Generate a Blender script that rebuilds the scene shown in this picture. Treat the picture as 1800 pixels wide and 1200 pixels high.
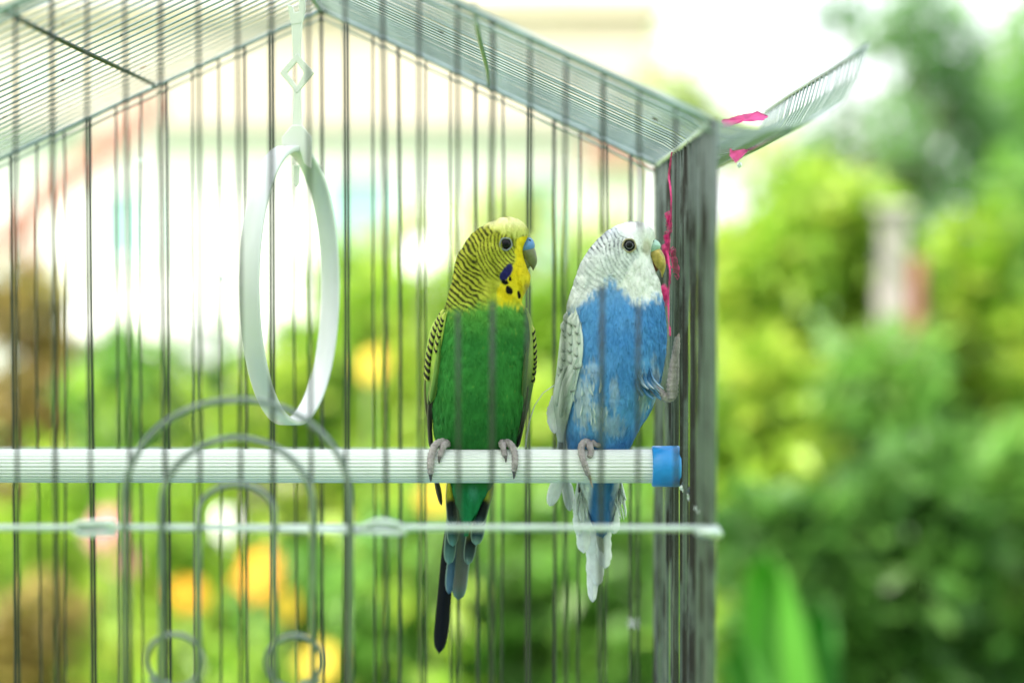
import bpy, math, random
import numpy as np
from mathutils import Vector, Matrix, Euler

# ------------------------------------------------------------------ camera
sc = bpy.context.scene
for o in list(bpy.data.objects):
    bpy.data.objects.remove(o)
random.seed(7)
RNG = np.random.default_rng(11)
FPX = 3828.0                       # focal length in photo pixels (1800 wide)
EYE = Vector((0.0, 0.0, 1.25))
PITCH = math.atan(130 / FPX)
YAW = math.atan(24 / FPX)
cam_d = bpy.data.cameras.new('camera')
cam = bpy.data.objects.new('camera', cam_d)
sc.collection.objects.link(cam)
cam.location = EYE
cam.rotation_euler = (math.pi / 2 - PITCH, 0, YAW)
cam_d.sensor_width = 36
cam_d.lens = FPX / 1800 * 36
cam_d.clip_start = 0.02
cam_d.clip_end = 500
cam_d.dof.use_dof = True
cam_d.dof.focus_distance = 0.868
cam_d.dof.aperture_fstop = 4.9
cam_d.dof.aperture_blades = 0
sc.camera = cam
CM = np.array(Euler((math.pi / 2 - PITCH, 0, YAW)).to_matrix())

# ------------------------------------------------------------------ sky, sun, exposure
SUN_EL, SUN_ROT = math.radians(52), math.radians(-118)
world = bpy.data.worlds.new('World')
sc.world = world
world.use_nodes = True
wn = world.node_tree.nodes
bg = wn['Background']
sky = wn.new('ShaderNodeTexSky')
sky.sky_type = 'NISHITA'
sky.sun_disc = False
sky.sun_elevation = SUN_EL
sky.sun_rotation = SUN_ROT
sky.air_density = 1.0
sky.dust_density = 6.0
sky.ozone_density = 1.0
hz = wn.new('ShaderNodeMix'); hz.data_type = 'RGBA'      # thin even cloud over the whole sky
hz.inputs[0].default_value = 0.6
hz.inputs[7].default_value = (6.6, 6.8, 6.9, 1)
world.node_tree.links.new(sky.outputs[0], hz.inputs[6])
world.node_tree.links.new(hz.outputs[2], bg.inputs[0])
bg.inputs[1].default_value = 0.15
sun_d = bpy.data.lights.new('sun', 'SUN')
sun_d.energy = 4.2
sun_d.angle = math.radians(4)
sun_d.color = (1.0, 0.95, 0.86)
sun = bpy.data.objects.new('sun', sun_d)
sc.collection.objects.link(sun)
sdir = Vector((math.sin(SUN_ROT) * math.cos(SUN_EL), math.cos(SUN_ROT) * math.cos(SUN_EL), math.sin(SUN_EL)))
sun.location = sdir * 20
sun.rotation_euler = sdir.to_track_quat('Z', 'Y').to_euler()
sc.view_settings.view_transform = 'Standard'
sc.view_settings.look = 'None'
sc.view_settings.gamma = 1
sc.view_settings.use_curve_mapping = False
sc.view_settings.exposure = 1.52
sc.render.engine = 'CYCLES'
sc.cycles.use_denoising = True
sc.cycles.max_bounces = 8
sc.cycles.transparent_max_bounces = 8

# ------------------------------------------------------------------ helpers
COL = sc.collection
ORG = {}


def lin(r, g, b):
    def f(c):
        c /= 255.0
        return c / 12.92 if c <= 0.04045 else ((c + 0.055) / 1.055) ** 2.4
    return np.array([f(r), f(g), f(b)])


def PN(px, py, y):
    """photo pixel + depth along +Y -> world points (arrays)"""
    px, py, y = np.broadcast_arrays(np.asarray(px, float), np.asarray(py, float), np.asarray(y, float))
    d = np.stack([(px - 900) / FPX, (600 - py) / FPX, -np.ones_like(px)], -1) @ CM.T
    k = y / d[..., 1]
    return np.array(EYE) + d * k[..., None]


def P(px, py, y):
    return PN(px, py, y)


def tag(o, label=None, cat=None, group=None, kind=None):
    if label: o['label'] = label
    if cat: o['category'] = cat
    if group: o['group'] = group
    if kind: o['kind'] = kind
    return o


def empty(name, loc):
    o = bpy.data.objects.new(name, None)
    COL.objects.link(o)
    o.location = loc
    o.empty_display_size = 0.02
    ORG[o.name] = np.array(loc, float)
    return o


def mk(name, verts, faces, mat, parent=None, cols=None, smooth=True, origin=None):
    V = np.asarray(verts, float)
    org = V.mean(0) if origin is None else np.asarray(origin, float)
    V = V - org
    me = bpy.data.meshes.new(name)
    if isinstance(faces, np.ndarray):
        n, k = faces.shape
        me.vertices.add(len(V))
        me.vertices.foreach_set('co', V.ravel())
        me.loops.add(n * k)
        me.loops.foreach_set('vertex_index', faces.ravel().astype(np.int32))
        me.polygons.add(n)
        me.polygons.foreach_set('loop_start', np.arange(0, n * k, k, dtype=np.int32))
        me.update(calc_edges=True)
        me.validate()
    else:
        me.from_pydata([tuple(v) for v in V], [], faces)
    if smooth:
        me.polygons.foreach_set('use_smooth', np.ones(len(me.polygons), bool))
    if cols is not None:
        a = me.color_attributes.new('Col', 'FLOAT_COLOR', 'POINT')
        c = np.ones((len(V), 4)); c[:, :3] = cols
        a.data.foreach_set('color', c.ravel())
    if mat is not None:
        me.materials.append(mat)
    me.update()
    o = bpy.data.objects.new(name, me)
    COL.objects.link(o)
    if parent is not None:
        o.parent = parent
        o.location = org - ORG[parent.name]
    else:
        o.location = org
    ORG[o.name] = org
    return o


def tube(path, rad, n=8, caps=True):
    p = np.asarray(path, float)
    m = len(p)
    r = np.broadcast_to(np.asarray(rad, float), (m,))
    t = np.gradient(p, axis=0)
    t /= np.linalg.norm(t, axis=1)[:, None] + 1e-12
    up = np.array([0, 0, 1.0]) if abs(t[0][2]) < 0.9 else np.array([0, 1.0, 0])
    u = np.cross(t[0], up); u /= np.linalg.norm(u)
    V = []
    a = np.linspace(0, 2 * math.pi, n, endpoint=False)
    for i in range(m):
        u = u - t[i] * np.dot(u, t[i]); u /= np.linalg.norm(u) + 1e-12
        w = np.cross(t[i], u)
        V.append(p[i] + r[i] * (np.cos(a)[:, None] * u + np.sin(a)[:, None] * w))
    V = np.concatenate(V)
    F = []
    for i in range(m - 1):
        for j in range(n):
            k = (j + 1) % n
            F.append((i * n + j, i * n + k, (i + 1) * n + k, (i + 1) * n + j))
    if caps:
        F.append(tuple(range(n - 1, -1, -1)))
        F.append(tuple((m - 1) * n + j for j in range(n)))
    return V, F


def join(parts):
    V, F, k = [], [], 0
    for v, f in parts:
        V.append(np.asarray(v, float))
        F += [tuple(i + k for i in q) for q in f]
        k += len(v)
    return np.concatenate(V), F


def box(lo, hi):
    x0, y0, z0 = lo; x1, y1, z1 = hi
    V = np.array([(x0, y0, z0), (x1, y0, z0), (x1, y1, z0), (x0, y1, z0), (x0, y0, z1), (x1, y0, z1), (x1, y1, z1), (x0, y1, z1)], float)
    F = [(0, 3, 2, 1), (4, 5, 6, 7), (0, 1, 5, 4), (1, 2, 6, 5), (2, 3, 7, 6), (3, 0, 4, 7)]
    return V, F


def extrude_px(poly, y, th):
    n = len(poly)
    a = PN([p[0] for p in poly], [p[1] for p in poly], y)
    b = a + np.array([0, th, 0])
    F = [tuple(range(n - 1, -1, -1)), tuple(range(n, 2 * n))]
    for i in range(n):
        j = (i + 1) % n
        F.append((i, j, n + j, n + i))
    return np.concatenate([a, b]), F


def bevel(o, w, seg=2):
    m = o.modifiers.new('bevel', 'BEVEL')
    m.width = w; m.segments = seg; m.limit_method = 'ANGLE'
    return o


def interp(t, ts, vs):
    """smooth (pchip-like) interpolation of columns"""
    ts = np.asarray(ts, float); vs = np.asarray(vs, float)
    if vs.ndim == 1: vs = vs[:, None]
    h = np.diff(ts)[:, None]
    d = np.diff(vs, axis=0) / h
    m = np.zeros_like(vs)
    m[1:-1] = (d[:-1] + d[1:]) / 2
    m[0], m[-1] = d[0], d[-1]
    i = np.clip(np.searchsorted(ts, t, 'right') - 1, 0, len(ts) - 2)
    hh = h[i]; s = ((t - ts[i])[:, None]) / hh
    h00 = 2 * s**3 - 3 * s**2 + 1; h10 = s**3 - 2 * s**2 + s
    h01 = -2 * s**3 + 3 * s**2; h11 = s**3 - s**2
    return h00 * vs[i] + h10 * hh * m[i] + h01 * vs[i + 1] + h11 * hh * m[i + 1]


_NT = np.random.default_rng(3).random((256, 256))


def vnoise(x, y):
    xi = np.floor(x).astype(int); yi = np.floor(y).astype(int)
    fx = x - xi; fy = y - yi
    fx = fx * fx * (3 - 2 * fx); fy = fy * fy * (3 - 2 * fy)
    g = lambda a, b: _NT[a % 256, b % 256]
    return (g(xi, yi) * (1 - fx) + g(xi + 1, yi) * fx) * (1 - fy) + (g(xi, yi + 1) * (1 - fx) + g(xi + 1, yi + 1) * fx) * fy


def ss(a, b, x):
    t = np.clip((x - a) / (b - a), 0, 1)
    return t * t * (3 - 2 * t)


def mixc(a, b, k):
    k = np.asarray(k)[..., None]
    return a * (1 - k) + b * k


# ------------------------------------------------------------------ materials
def mat(name, col=None, rough=0.5, metal=0.0, attr=False, bump=None, spec=0.5, var=None, transl=0.0, sss=0.0, dirt=None):
    m = bpy.data.materials.new(name)
    m.use_nodes = True
    nt = m.node_tree
    b = nt.nodes['Principled BSDF']
    b.inputs['Roughness'].default_value = rough
    b.inputs['Metallic'].default_value = metal
    b.inputs['Specular IOR Level'].default_value = spec
    tc = nt.nodes.new('ShaderNodeTexCoord')
    src = None
    if attr:
        a = nt.nodes.new('ShaderNodeAttribute'); a.attribute_name = 'Col'
        src = a.outputs['Color']
    else:
        r = nt.nodes.new('ShaderNodeRGB'); r.outputs[0].default_value = (*col, 1)
        src = r.outputs[0]
    if var:
        n = nt.nodes.new('ShaderNodeTexNoise'); n.inputs['Scale'].default_value = var[0]; n.inputs['Detail'].default_value = 5
        nt.links.new(tc.outputs['Object'], n.inputs['Vector'])
        mp = nt.nodes.new('ShaderNodeMapRange')
        mp.inputs[1].default_value = 0.3; mp.inputs[2].default_value = 0.7
        mp.inputs[3].default_value = 1 - var[1]; mp.inputs[4].default_value = 1 + var[1]
        nt.links.new(n.outputs[0], mp.inputs[0])
        mu = nt.nodes.new('ShaderNodeMix'); mu.data_type = 'RGBA'; mu.blend_type = 'MULTIPLY'
        mu.inputs[0].default_value = 1
        nt.links.new(src, mu.inputs[6]); nt.links.new(mp.outputs[0], mu.inputs[7])
        src = mu.outputs[2]
    if dirt:
        n = nt.nodes.new('ShaderNodeTexNoise'); n.inputs['Scale'].default_value = dirt[0]; n.inputs['Detail'].default_value = 6
        gm = nt.nodes.new('ShaderNodeNewGeometry')
        mapn = nt.nodes.new('ShaderNodeMapping'); mapn.inputs['Scale'].default_value = (1, 1, 0.45)
        nt.links.new(gm.outputs['Position'], mapn.inputs[0])
        nt.links.new(mapn.outputs[0], n.inputs['Vector'])
        mp = nt.nodes.new('ShaderNodeMapRange')
        mp.inputs[1].default_value = dirt[1]; mp.inputs[2].default_value = dirt[1] + 0.08
        nt.links.new(n.outputs[0], mp.inputs[0])
        mu = nt.nodes.new('ShaderNodeMix'); mu.data_type = 'RGBA'
        nt.links.new(mp.outputs[0], mu.inputs[0]); nt.links.new(src, mu.inputs[6])
        mu.inputs[7].default_value = (*dirt[2], 1)
        src = mu.outputs[2]
        rr = nt.nodes.new('ShaderNodeMapRange')
        rr.inputs[3].default_value = rough; rr.inputs[4].default_value = 0.85
        nt.links.new(mp.outputs[0], rr.inputs[0]); nt.links.new(rr.outputs[0], b.inputs['Roughness'])
        mm = nt.nodes.new('ShaderNodeMapRange')
        mm.inputs[3].default_value = metal; mm.inputs[4].default_value = 0.0
        nt.links.new(mp.outputs[0], mm.inputs[0]); nt.links.new(mm.outputs[0], b.inputs['Metallic'])
    nt.links.new(src, b.inputs['Base Color'])
    if bump:
        n = nt.nodes.new('ShaderNodeTexNoise'); n.inputs['Scale'].default_value = bump[0]; n.inputs['Detail'].default_value = 4
        mapn = nt.nodes.new('ShaderNodeMapping')
        if len(bump) > 2: mapn.inputs['Scale'].default_value = bump[2]
        nt.links.new(tc.outputs['Object'], mapn.inputs[0]); nt.links.new(mapn.outputs[0], n.inputs['Vector'])
        bp = nt.nodes.new('ShaderNodeBump'); bp.inputs['Strength'].default_value = bump[1]; bp.inputs['Distance'].default_value = 0.001
        nt.links.new(n.outputs[0], bp.inputs['Height']); nt.links.new(bp.outputs[0], b.inputs['Normal'])
    if sss:
        b.inputs['Subsurface Weight'].default_value = sss
        b.inputs['Subsurface Radius'].default_value = (0.003, 0.003, 0.002)
        b.inputs['Subsurface Scale'].default_value = 1.0
    if transl:
        tr = nt.nodes.new('ShaderNodeBsdfTranslucent')
        nt.links.new(src, tr.inputs[0])
        mx = nt.nodes.new('ShaderNodeMixShader'); mx.inputs[0].default_value = transl
        nt.links.new(b.outputs[0], mx.inputs[1]); nt.links.new(tr.outputs[0], mx.inputs[2])
        nt.links.new(mx.outputs[0], nt.nodes['Material Output'].inputs[0])
    return m


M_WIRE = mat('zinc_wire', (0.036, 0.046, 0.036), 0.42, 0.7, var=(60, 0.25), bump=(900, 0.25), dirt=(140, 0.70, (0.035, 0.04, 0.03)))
M_SIDE = mat('grimy_zinc_wire', (0.12, 0.155, 0.13), 0.42, 0.7, var=(60, 0.25), bump=(900, 0.3), dirt=(55, 0.53, (0.02, 0.022, 0.014)))
M_GRIME = mat('caked_zinc_wire', (0.10, 0.13, 0.11), 0.5, 0.6, var=(60, 0.25), bump=(900, 0.4), dirt=(60, 0.44, (0.016, 0.017, 0.011)))
M_PALE = mat('wet_toplit_zinc', (0.50, 0.60, 0.54), 0.38, 0.6, var=(60, 0.2), bump=(900, 0.3), dirt=(200, 0.68, (0.08, 0.09, 0.07)))  # rails paler than upright wires: water deposits, and light from above painted in
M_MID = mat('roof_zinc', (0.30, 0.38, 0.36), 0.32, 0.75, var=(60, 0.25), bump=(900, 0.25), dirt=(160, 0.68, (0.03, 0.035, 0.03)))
M_ARCH = mat('door_zinc', (0.17, 0.215, 0.19), 0.36, 0.75, var=(60, 0.25), bump=(900, 0.3))
M_ROD = mat('white_plastic', (0.74, 0.80, 0.75), 0.38, var=(35, 0.05), bump=(300, 0.08))
M_CAP = mat('blue_plastic', (0.02, 0.27, 0.66), 0.35, var=(60, 0.12), bump=(250, 0.2), sss=0.15)
M_RING = mat('milky_plastic', (0.66, 0.70, 0.67), 0.3, var=(25, 0.04), sss=0.1)
M_HANG = mat('ivory_plastic', (0.76, 0.79, 0.72), 0.4, var=(40, 0.05), sss=0.15)
M_FEATH = mat('plumage', None, 0.85, attr=True, spec=0.15, var=(180, 0.10), bump=(900, 0.16, (1, 1, 0.25)))
M_QUILL = mat('flight_feather', None, 0.6, attr=True, spec=0.25, var=(400, 0.08), bump=(1500, 0.2, (1, 1, 0.2)), transl=0.22)
M_FOOT = mat('scaly_foot_skin', (0.36, 0.33, 0.32), 0.65, var=(500, 0.3), bump=(1400, 0.9))
M_CLAW = mat('claw_horn', (0.09, 0.08, 0.08), 0.4, var=(500, 0.2))
M_CLAWB = mat('brown_claw_horn', (0.30, 0.25, 0.20), 0.4, var=(500, 0.2))
M_BEAKG = mat('olive_horn', (0.13, 0.15, 0.06), 0.35, var=(300, 0.25), bump=(800, 0.15))
M_BEAKB = mat('ochre_horn', (0.42, 0.33, 0.07), 0.45, var=(420, 0.45), bump=(900, 0.5))
M_CEREG = mat('blue_cere', (0.075, 0.22, 0.44), 0.5, var=(250, 0.15), bump=(1200, 0.25))
M_CEREB = mat('crusty_cere', (0.36, 0.56, 0.47), 0.6, var=(300, 0.25), bump=(900, 0.5))
M_EYE = mat('dark_eye', (0.003, 0.003, 0.004), 0.08, spec=0.22)
M_IRIS = mat('grey_iris', (0.12, 0.13, 0.14), 0.15)
M_RINGG = mat('grey_eyelid', (0.22, 0.25, 0.25), 0.6, bump=(1500, 0.4))
M_RINGB = mat('yellowish_eyelid', (0.34, 0.31, 0.17), 0.6, bump=(1500, 0.4))
M_PINK = mat('pink_wool', (0.75, 0.05, 0.24), 0.9, var=(300, 0.35), bump=(1200, 0.6))
M_CLOTH = mat('pink_cloth', (0.80, 0.12, 0.38), 0.85, var=(80, 0.2), transl=0.35)
M_TRAY = mat('tray_plastic', (0.12, 0.25, 0.5), 0.4)
M_WOOD = mat('weathered_wood', (0.22, 0.15, 0.09), 0.7, var=(12, 0.3), bump=(60, 0.4, (1, 6, 1)))
M_LEAF = mat('leaf', None, 0.42, attr=True, spec=0.5, transl=0.55)
M_PETAL = mat('petal', None, 0.6, attr=True, spec=0.2, transl=0.4)
M_BARK = mat('bark', (0.09, 0.065, 0.045), 0.9, var=(8, 0.4), bump=(30, 0.6))
M_STEM = mat('green_stem', (0.12, 0.20, 0.05), 0.6, var=(30, 0.2))
M_GRASS = mat('lawn', (0.10, 0.22, 0.04), 0.9, var=(1.3, 0.45), bump=(40, 0.6))
M_PATH = mat('gravel_path', (0.48, 0.40, 0.30), 0.9, var=(20, 0.3), bump=(60, 0.5))
M_CREAM = mat('cream_render', (0.56, 0.49, 0.39), 0.85, var=(3, 0.06), bump=(30, 0.2))
M_WHITE = mat('white_paint', (0.80, 0.80, 0.78), 0.6, var=(4, 0.05))
M_GREY = mat('eave_shade_grey', (0.20, 0.24, 0.20), 0.5, var=(6, 0.1))
M_TERR = mat('terracotta', (0.40, 0.21, 0.17), 0.8, var=(9, 0.25), bump=(30, 0.4))
M_GLASS = mat('teal_glass', (0.26, 0.46, 0.42), 0.35, spec=0.4)
M_POST = mat('pale_post', (0.36, 0.33, 0.31), 0.8, var=(14, 0.2), bump=(40, 0.4))
M_RUST = mat('rust', (0.13, 0.045, 0.025), 0.8, var=(20, 0.3))

# ------------------------------------------------------------------ ground
def sheet(name, x0, x1, y0, y1, z, m, n=24, amp=0.0, label=None):
    xs = np.linspace(x0, x1, n); ys = np.linspace(y0, y1, n)
    X, Y = np.meshgrid(xs, ys)
    Z = z + amp * (vnoise(X * 0.7 + 50, Y * 0.7 + 50) - 0.5)
    V = np.stack([X, Y, Z], -1).reshape(-1, 3)
    i = np.arange((n - 1) * n).reshape(n - 1, n)[:, :-1].ravel()
    F = np.stack([i, i + 1, i + n + 1, i + n], 1)
    return tag(mk(name, V, F, m, origin=(0, 0, 0)), label, None, None, 'structure')


sheet('ground', -150, 150, -60, 260, 0.0, M_GRASS, 60, 0.0, 'green lawn of the garden')
sheet('path', -3.2, -0.4, 3.0, 16.2, 0.006, M_PATH, 20, 0.0, 'pale gravel path leading to the house')

# ------------------------------------------------------------------ cage dimensions (metres)
YF, YB = 0.714, 1.014              # front and back wall
PITCHW = 0.012
XR = 0.0612                        # right wall
NX = 26
XL = XR - NX * PITCHW
XA = XR - 13 * PITCHW              # ridge
ZE = float(P(1158, 290, YB)[2])    # eave height
ZA = float(P(567, 18, YB)[2])      # ridge height
Z0 = 1.0                           # bottom of wire walls
ZH = EYE.z - 0.0855                # horizontal wires
SLOPE = (ZA - ZE) / (XR - XA)


def wire_path(a, b, n=9, jit=0.0):
    a = np.array(a, float); b = np.array(b, float)
    t = np.linspace(0, 1, n)[:, None]
    p = a + (b - a) * t
    if jit:
        o = RNG.normal(0, jit, (2, 3))
        o -= 0
        p = p + np.sin(math.pi * t) * o[0] + np.sin(2 * math.pi * t) * o[1] * 0.6
    return p


cage = empty('bird_cage', ((XL + XR) / 2, (YF + YB) / 2, 0.94))
tag(cage, 'wet galvanised wire bird cage with gabled roof and flared eaves', 'cage')


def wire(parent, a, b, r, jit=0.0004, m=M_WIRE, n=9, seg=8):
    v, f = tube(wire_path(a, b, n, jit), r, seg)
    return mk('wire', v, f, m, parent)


def gable_z(x):
    return ZA - SLOPE * abs(x - XA)


# back and front walls (some front wires are snipped where the birds look out)
CUT = {7: (452, 545), 6: (394, 530), 5: (408, 500), 3: (414, 500), 2: (402, 535)}
for yy, nm in ((YB, 'back_frame'), (YF, 'front_frame')):
    out = 0.0018 if yy == YB else -0.0018
    r = 0.00125
    parts = []
    gp = [(XL, yy, ZE), (XA, yy, ZA), (XR, yy, ZE)]
    for a, b in ((gp[0], gp[1]), (gp[1], gp[2])):
        parts.append(tube(wire_path(a, b, 12, 0.0003), r))
        lo = np.array([0, out * 0.6, -0.0036])
        parts.append(tube(wire_path(np.array(a) + lo, np.array(b) + lo, 12, 0.0003), 0.0006))
    v, f = join(parts)
    fr = mk(nm, v, f, M_MID, cage)
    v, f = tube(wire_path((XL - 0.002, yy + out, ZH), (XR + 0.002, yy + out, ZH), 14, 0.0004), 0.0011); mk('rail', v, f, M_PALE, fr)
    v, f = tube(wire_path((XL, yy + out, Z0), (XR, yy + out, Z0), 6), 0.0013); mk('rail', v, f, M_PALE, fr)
    for xp in (XL, XR):
        v, f = tube(wire_path((xp, yy, Z0), (xp, yy, ZE + 0.001), 8, 0.0002), 0.0015); mk('corner_post', v, f, M_SIDE, fr)
    for k in range(1, NX):
        x = XR - k * PITCHW
        thick = (k % 3 == 1)
        jx = RNG.normal(0, 0.0004)
        rr = (0.00080 if thick else 0.00055) if yy == YB else (0.00078 if k % 3 == 0 else 0.00064)
        xb, xt, zt_ = x + jx, x + RNG.normal(0, 0.0003), gable_z(x) + 0.0006
        if yy == YF and k in CUT:
            za, zb = float(P(900, CUT[k][1], yy)[2]), float(P(900, CUT[k][0], yy)[2])
            wire(fr, (xb, yy, Z0), (xb, yy, za), rr, 0.0002)
            wire(fr, (xt, yy, zb), (xt, yy, zt_), rr, 0.0002)
        else:
            wire(fr, (xb, yy, Z0), (xt, yy, zt_), rr, 0.0005)

# corner knob where the front horizontal wire ends
kn = P(1262, 937, YF - 0.002)
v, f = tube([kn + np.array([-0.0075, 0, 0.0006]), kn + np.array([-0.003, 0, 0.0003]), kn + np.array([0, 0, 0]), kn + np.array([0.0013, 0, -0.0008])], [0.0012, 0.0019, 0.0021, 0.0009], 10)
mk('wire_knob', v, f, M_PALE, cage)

# side walls
for xs, nm in ((XR, 'right_frame'), (XL, 'left_frame')):
    parts = []
    parts.append(tube(wire_path((xs, YF, ZE), (xs, YB, ZE), 8, 0.0002), 0.0013))
    sx = 0.0016 if xs == XR else -0.0016
    hz = wire_path((xs + sx, YF, ZH), (xs + sx, YB, ZH), 25, 0.0003)
    v, f = join(parts)
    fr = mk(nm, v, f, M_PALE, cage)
    v, f = tube(hz, 0.001); mk('rail', v, f, M_SIDE, fr)
    v, f = tube(wire_path((xs + sx, YF, Z0), (xs + sx, YB, Z0), 6), 0.0013); mk('rail', v, f, M_SIDE, fr)
    for k in range(1, 25):
        y = YF + k * PITCHW
        wire(fr, (xs, y, Z0), (xs + RNG.normal(0, 0.0002), y + RNG.normal(0, 0.0005), ZE), 0.0008, 0.0004, M_GRIME if 6 <= k <= 13 else M_SIDE)
# water beads on the side wire
# roof: every slope wire runs down to the eave and flares up beyond it
fx = [0.0, 0.010, 0.0185, 0.0262, 0.0350, 0.0425, 0.0475, 0.0500]
fz = [0.0, -0.0026, -0.0030, -0.0016, 0.0012, 0.0065, 0.0150, 0.0245]
for s, nm in ((1, 'right_roof_frame'), (-1, 'left_roof_frame')):
    xe = XR if s == 1 else XL
    parts = []
    mid = ((XA + xe) / 2, gable_z((XA + xe) / 2))
    parts.append(tube(wire_path((mid[0], YF, mid[1] + 0.0016), (mid[0], YB, mid[1] + 0.0016), 14, 0.0003), 0.0010))
    if s == 1:
        parts.append(tube(wire_path((XA, YF, ZA), (XA, YB, ZA), 8, 0.0002), 0.0013))
    for j, r in ((3, 0.0012), (7, 0.0011)):
        parts.append(tube(wire_path((xe + s * fx[j], YF, ZE + fz[j]), (xe + s * fx[j], YB, ZE + fz[j]), 8, 0.0002), r))
    v, f = join(parts)
    fr = mk(nm, v, f, M_WIRE if s < 0 else M_MID, cage)
    for k in range(0, 26):
        y = YF + k * PITCHW
        pts = [(XA, y, ZA + 0.0012)]
        for q in np.linspace(0.12, 0.97, 8):
            pts.append((XA + (xe - XA) * q, y, ZA + (ZE - ZA) * q + 0.0012))
        for a, b in zip(fx, fz):
            pts.append((xe + s * a, y, ZE + b + 0.0004))
        pts = np.array(pts)
        pts[1:, 1] += RNG.normal(0, 0.0004)
        pts[:, 1] += RNG.normal(0, 0.0005, len(pts))
        v, f = tube(pts, 0.00046, 7)
        mk('wire', v, f, M_MID, fr)

# door in the front wall: bar with looped ends, three arches, two scrolls
door = None
yd = YF - 0.0042


def pxpath(pts, y, n=60):
    pts = np.array(pts, float)
    t = np.linspace(0, 1, len(pts))
    q = interp(np.linspace(0, 1, n), t, pts)
    return PN(q[:, 0], q[:, 1], y)


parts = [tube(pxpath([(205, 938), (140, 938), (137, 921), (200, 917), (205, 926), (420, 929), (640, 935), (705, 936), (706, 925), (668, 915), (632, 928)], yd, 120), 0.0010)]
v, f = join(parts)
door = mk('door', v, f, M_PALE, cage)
for (xc, yc, rx, ry, bot) in ((417, 880, 199, 178, 1500), (417, 890, 133, 120, 1500), (416, 905, 67, 54, 1500)):
    a = np.linspace(math.pi, 0, 40)
    px = xc + rx * np.cos(a); py = yc - ry * np.sin(a)
    pts = np.concatenate([[(xc - rx, bot)], [(xc - rx, (bot + yc) / 2)], np.stack([px, py], 1), [(xc + rx, (bot + yc) / 2)], [(xc + rx, bot)]])
    pts[:2, 1] = (bot, yc + 60)
    pts[-2:, 1] = (yc + 60, bot)
    pts[:, 1] = np.minimum(pts[:, 1], 1480)
    v, f = tube(PN(pts[:, 0], pts[:, 1], yd - 0.0016), 0.00105, 8)
    mk('arch', v, f, M_ARCH, door)
for (xc, yc, sg) in ((305, 1160, 1), (520, 1162, -1)):
    a = np.linspace(0, 2 * math.pi * 1.12, 60)
    rr = 1 - 0.16 * a / a[-1]
    ang = -math.pi / 2 + math.pi * 0.72 + a
    px = xc - sg * 54 * rr * np.cos(ang)
    py = yc + 50 * rr * np.sin(ang)
    v, f = tube(PN(px, py, yd - 0.0016), 0.00095, 8)
    mk('scroll', v, f, M_ARCH, door)

# tray the wire walls stand in
tw = 0.004
V, F = [], []
parts = [box((XL - tw, YF - tw, 0.94), (XR + tw, YB + tw, 0.944)), box((XL - tw, YF - tw, 0.944), (XR + tw, YF - 0.0025, 1.004)), box((XL - tw, YB + 0.0025, 0.944), (XR + tw, YB + tw, 1.004)),
         box((XL - tw, YF - 0.0025, 0.944), (XL - 0.0025, YB + 0.0025, 1.004)), box((XR + 0.0025, YF - 0.0025, 0.944), (XR + tw, YB + 0.0025, 1.004))]
v, f = join(parts)
mk('base_tray', v, f, M_TRAY, cage, smooth=False)

# table under the cage
tb = empty('garden_table', (-0.1, 0.865, 0))
tag(tb, 'plain wooden garden table carrying the wire cage', 'table')
for k in range(5):
    y0 = 0.60 + k * 0.106
    v, f = box((-0.46, y0, 0.912), (0.27, y0 + 0.10, 0.94))
    bevel(mk('plank', v, f, M_WOOD, tb, smooth=False), 0.003)
for x in (-0.42, 0.20):
    for y in (0.63, 1.07):
        v, f = box((x, y - 0.02, 0), (x + 0.04, y + 0.02, 0.9115))
        mk('leg', v, f, M_WOOD, tb, smooth=False)
for y in (0.64, 1.06):
    v, f = box((-0.379, y - 0.012, 0.84), (0.199, y + 0.012, 0.9115))
    mk('rail', v, f, M_WOOD, tb, smooth=False)

# ------------------------------------------------------------------ perch
YP = 0.864
S_P = FPX / YP
ZP = float(P(900, 819, YP)[2])
RP = 29.5 / S_P
xcap = float(P(1146, 819, YP)[0])
perch = empty('perch', (XL + 0.1, YP, ZP))
tag(perch, 'ribbed white plastic perch rod with a blue end cap, spanning the cage', 'perch')
na = 168
a = np.linspace(0, 2 * math.pi, na, endpoint=False)
rr = RP - 0.00055 * (0.5 + 0.5 * np.cos(a * 28)) ** 3
xs = np.linspace(XL + 0.008, xcap + 0.002, 30)
V = np.stack([np.broadcast_to(xs[:, None], (30, na)), YP + rr * np.cos(a) + 0 * xs[:, None], ZP + rr * np.sin(a) + 0 * xs[:, None]], -1).reshape(-1, 3)
F = [(i * na + j, i * na + (j + 1) % na, (i + 1) * na + (j + 1) % na, (i + 1) * na + j) for i in range(29) for j in range(na)]
mk('rod', V, F, M_ROD, perch)


def lathe_x(prof, yc, zc, n=48):
    a = np.linspace(0, 2 * math.pi, n, endpoint=False)
    V = np.array([[(x, yc + r * math.cos(t), zc + r * math.sin(t)) for t in a] for x, r in prof]).reshape(-1, 3)
    m = len(prof)
    F = [(i * n + j, i * n + (j + 1) % n, (i + 1) * n + (j + 1) % n, (i + 1) * n + j) for i in range(m - 1) for j in range(n)]
    F += [tuple(range(n - 1, -1, -1)), tuple((m - 1) * n + j for j in range(n))]
    return V, F


for sgn, x0 in ((1, xcap), (-1, XL + 0.0125)):
    R = 36 / S_P
    pr = [(0, RP * 0.6), (0, R - 0.0004), (0.0004, R), (0.004, R * 1.0), (0.0105, R * 1.005), (0.0112, R - 0.0004), (0.0114, R * 0.7), (0.0115, R * 0.62), (0.0122, R * 0.6), (0.0123, R * 0.3)]
    v, f = lathe_x([(x0 + sgn * x, r) for x, r in pr], YP, ZP)
    mk('end_cap', v, f, M_CAP, perch)

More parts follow.
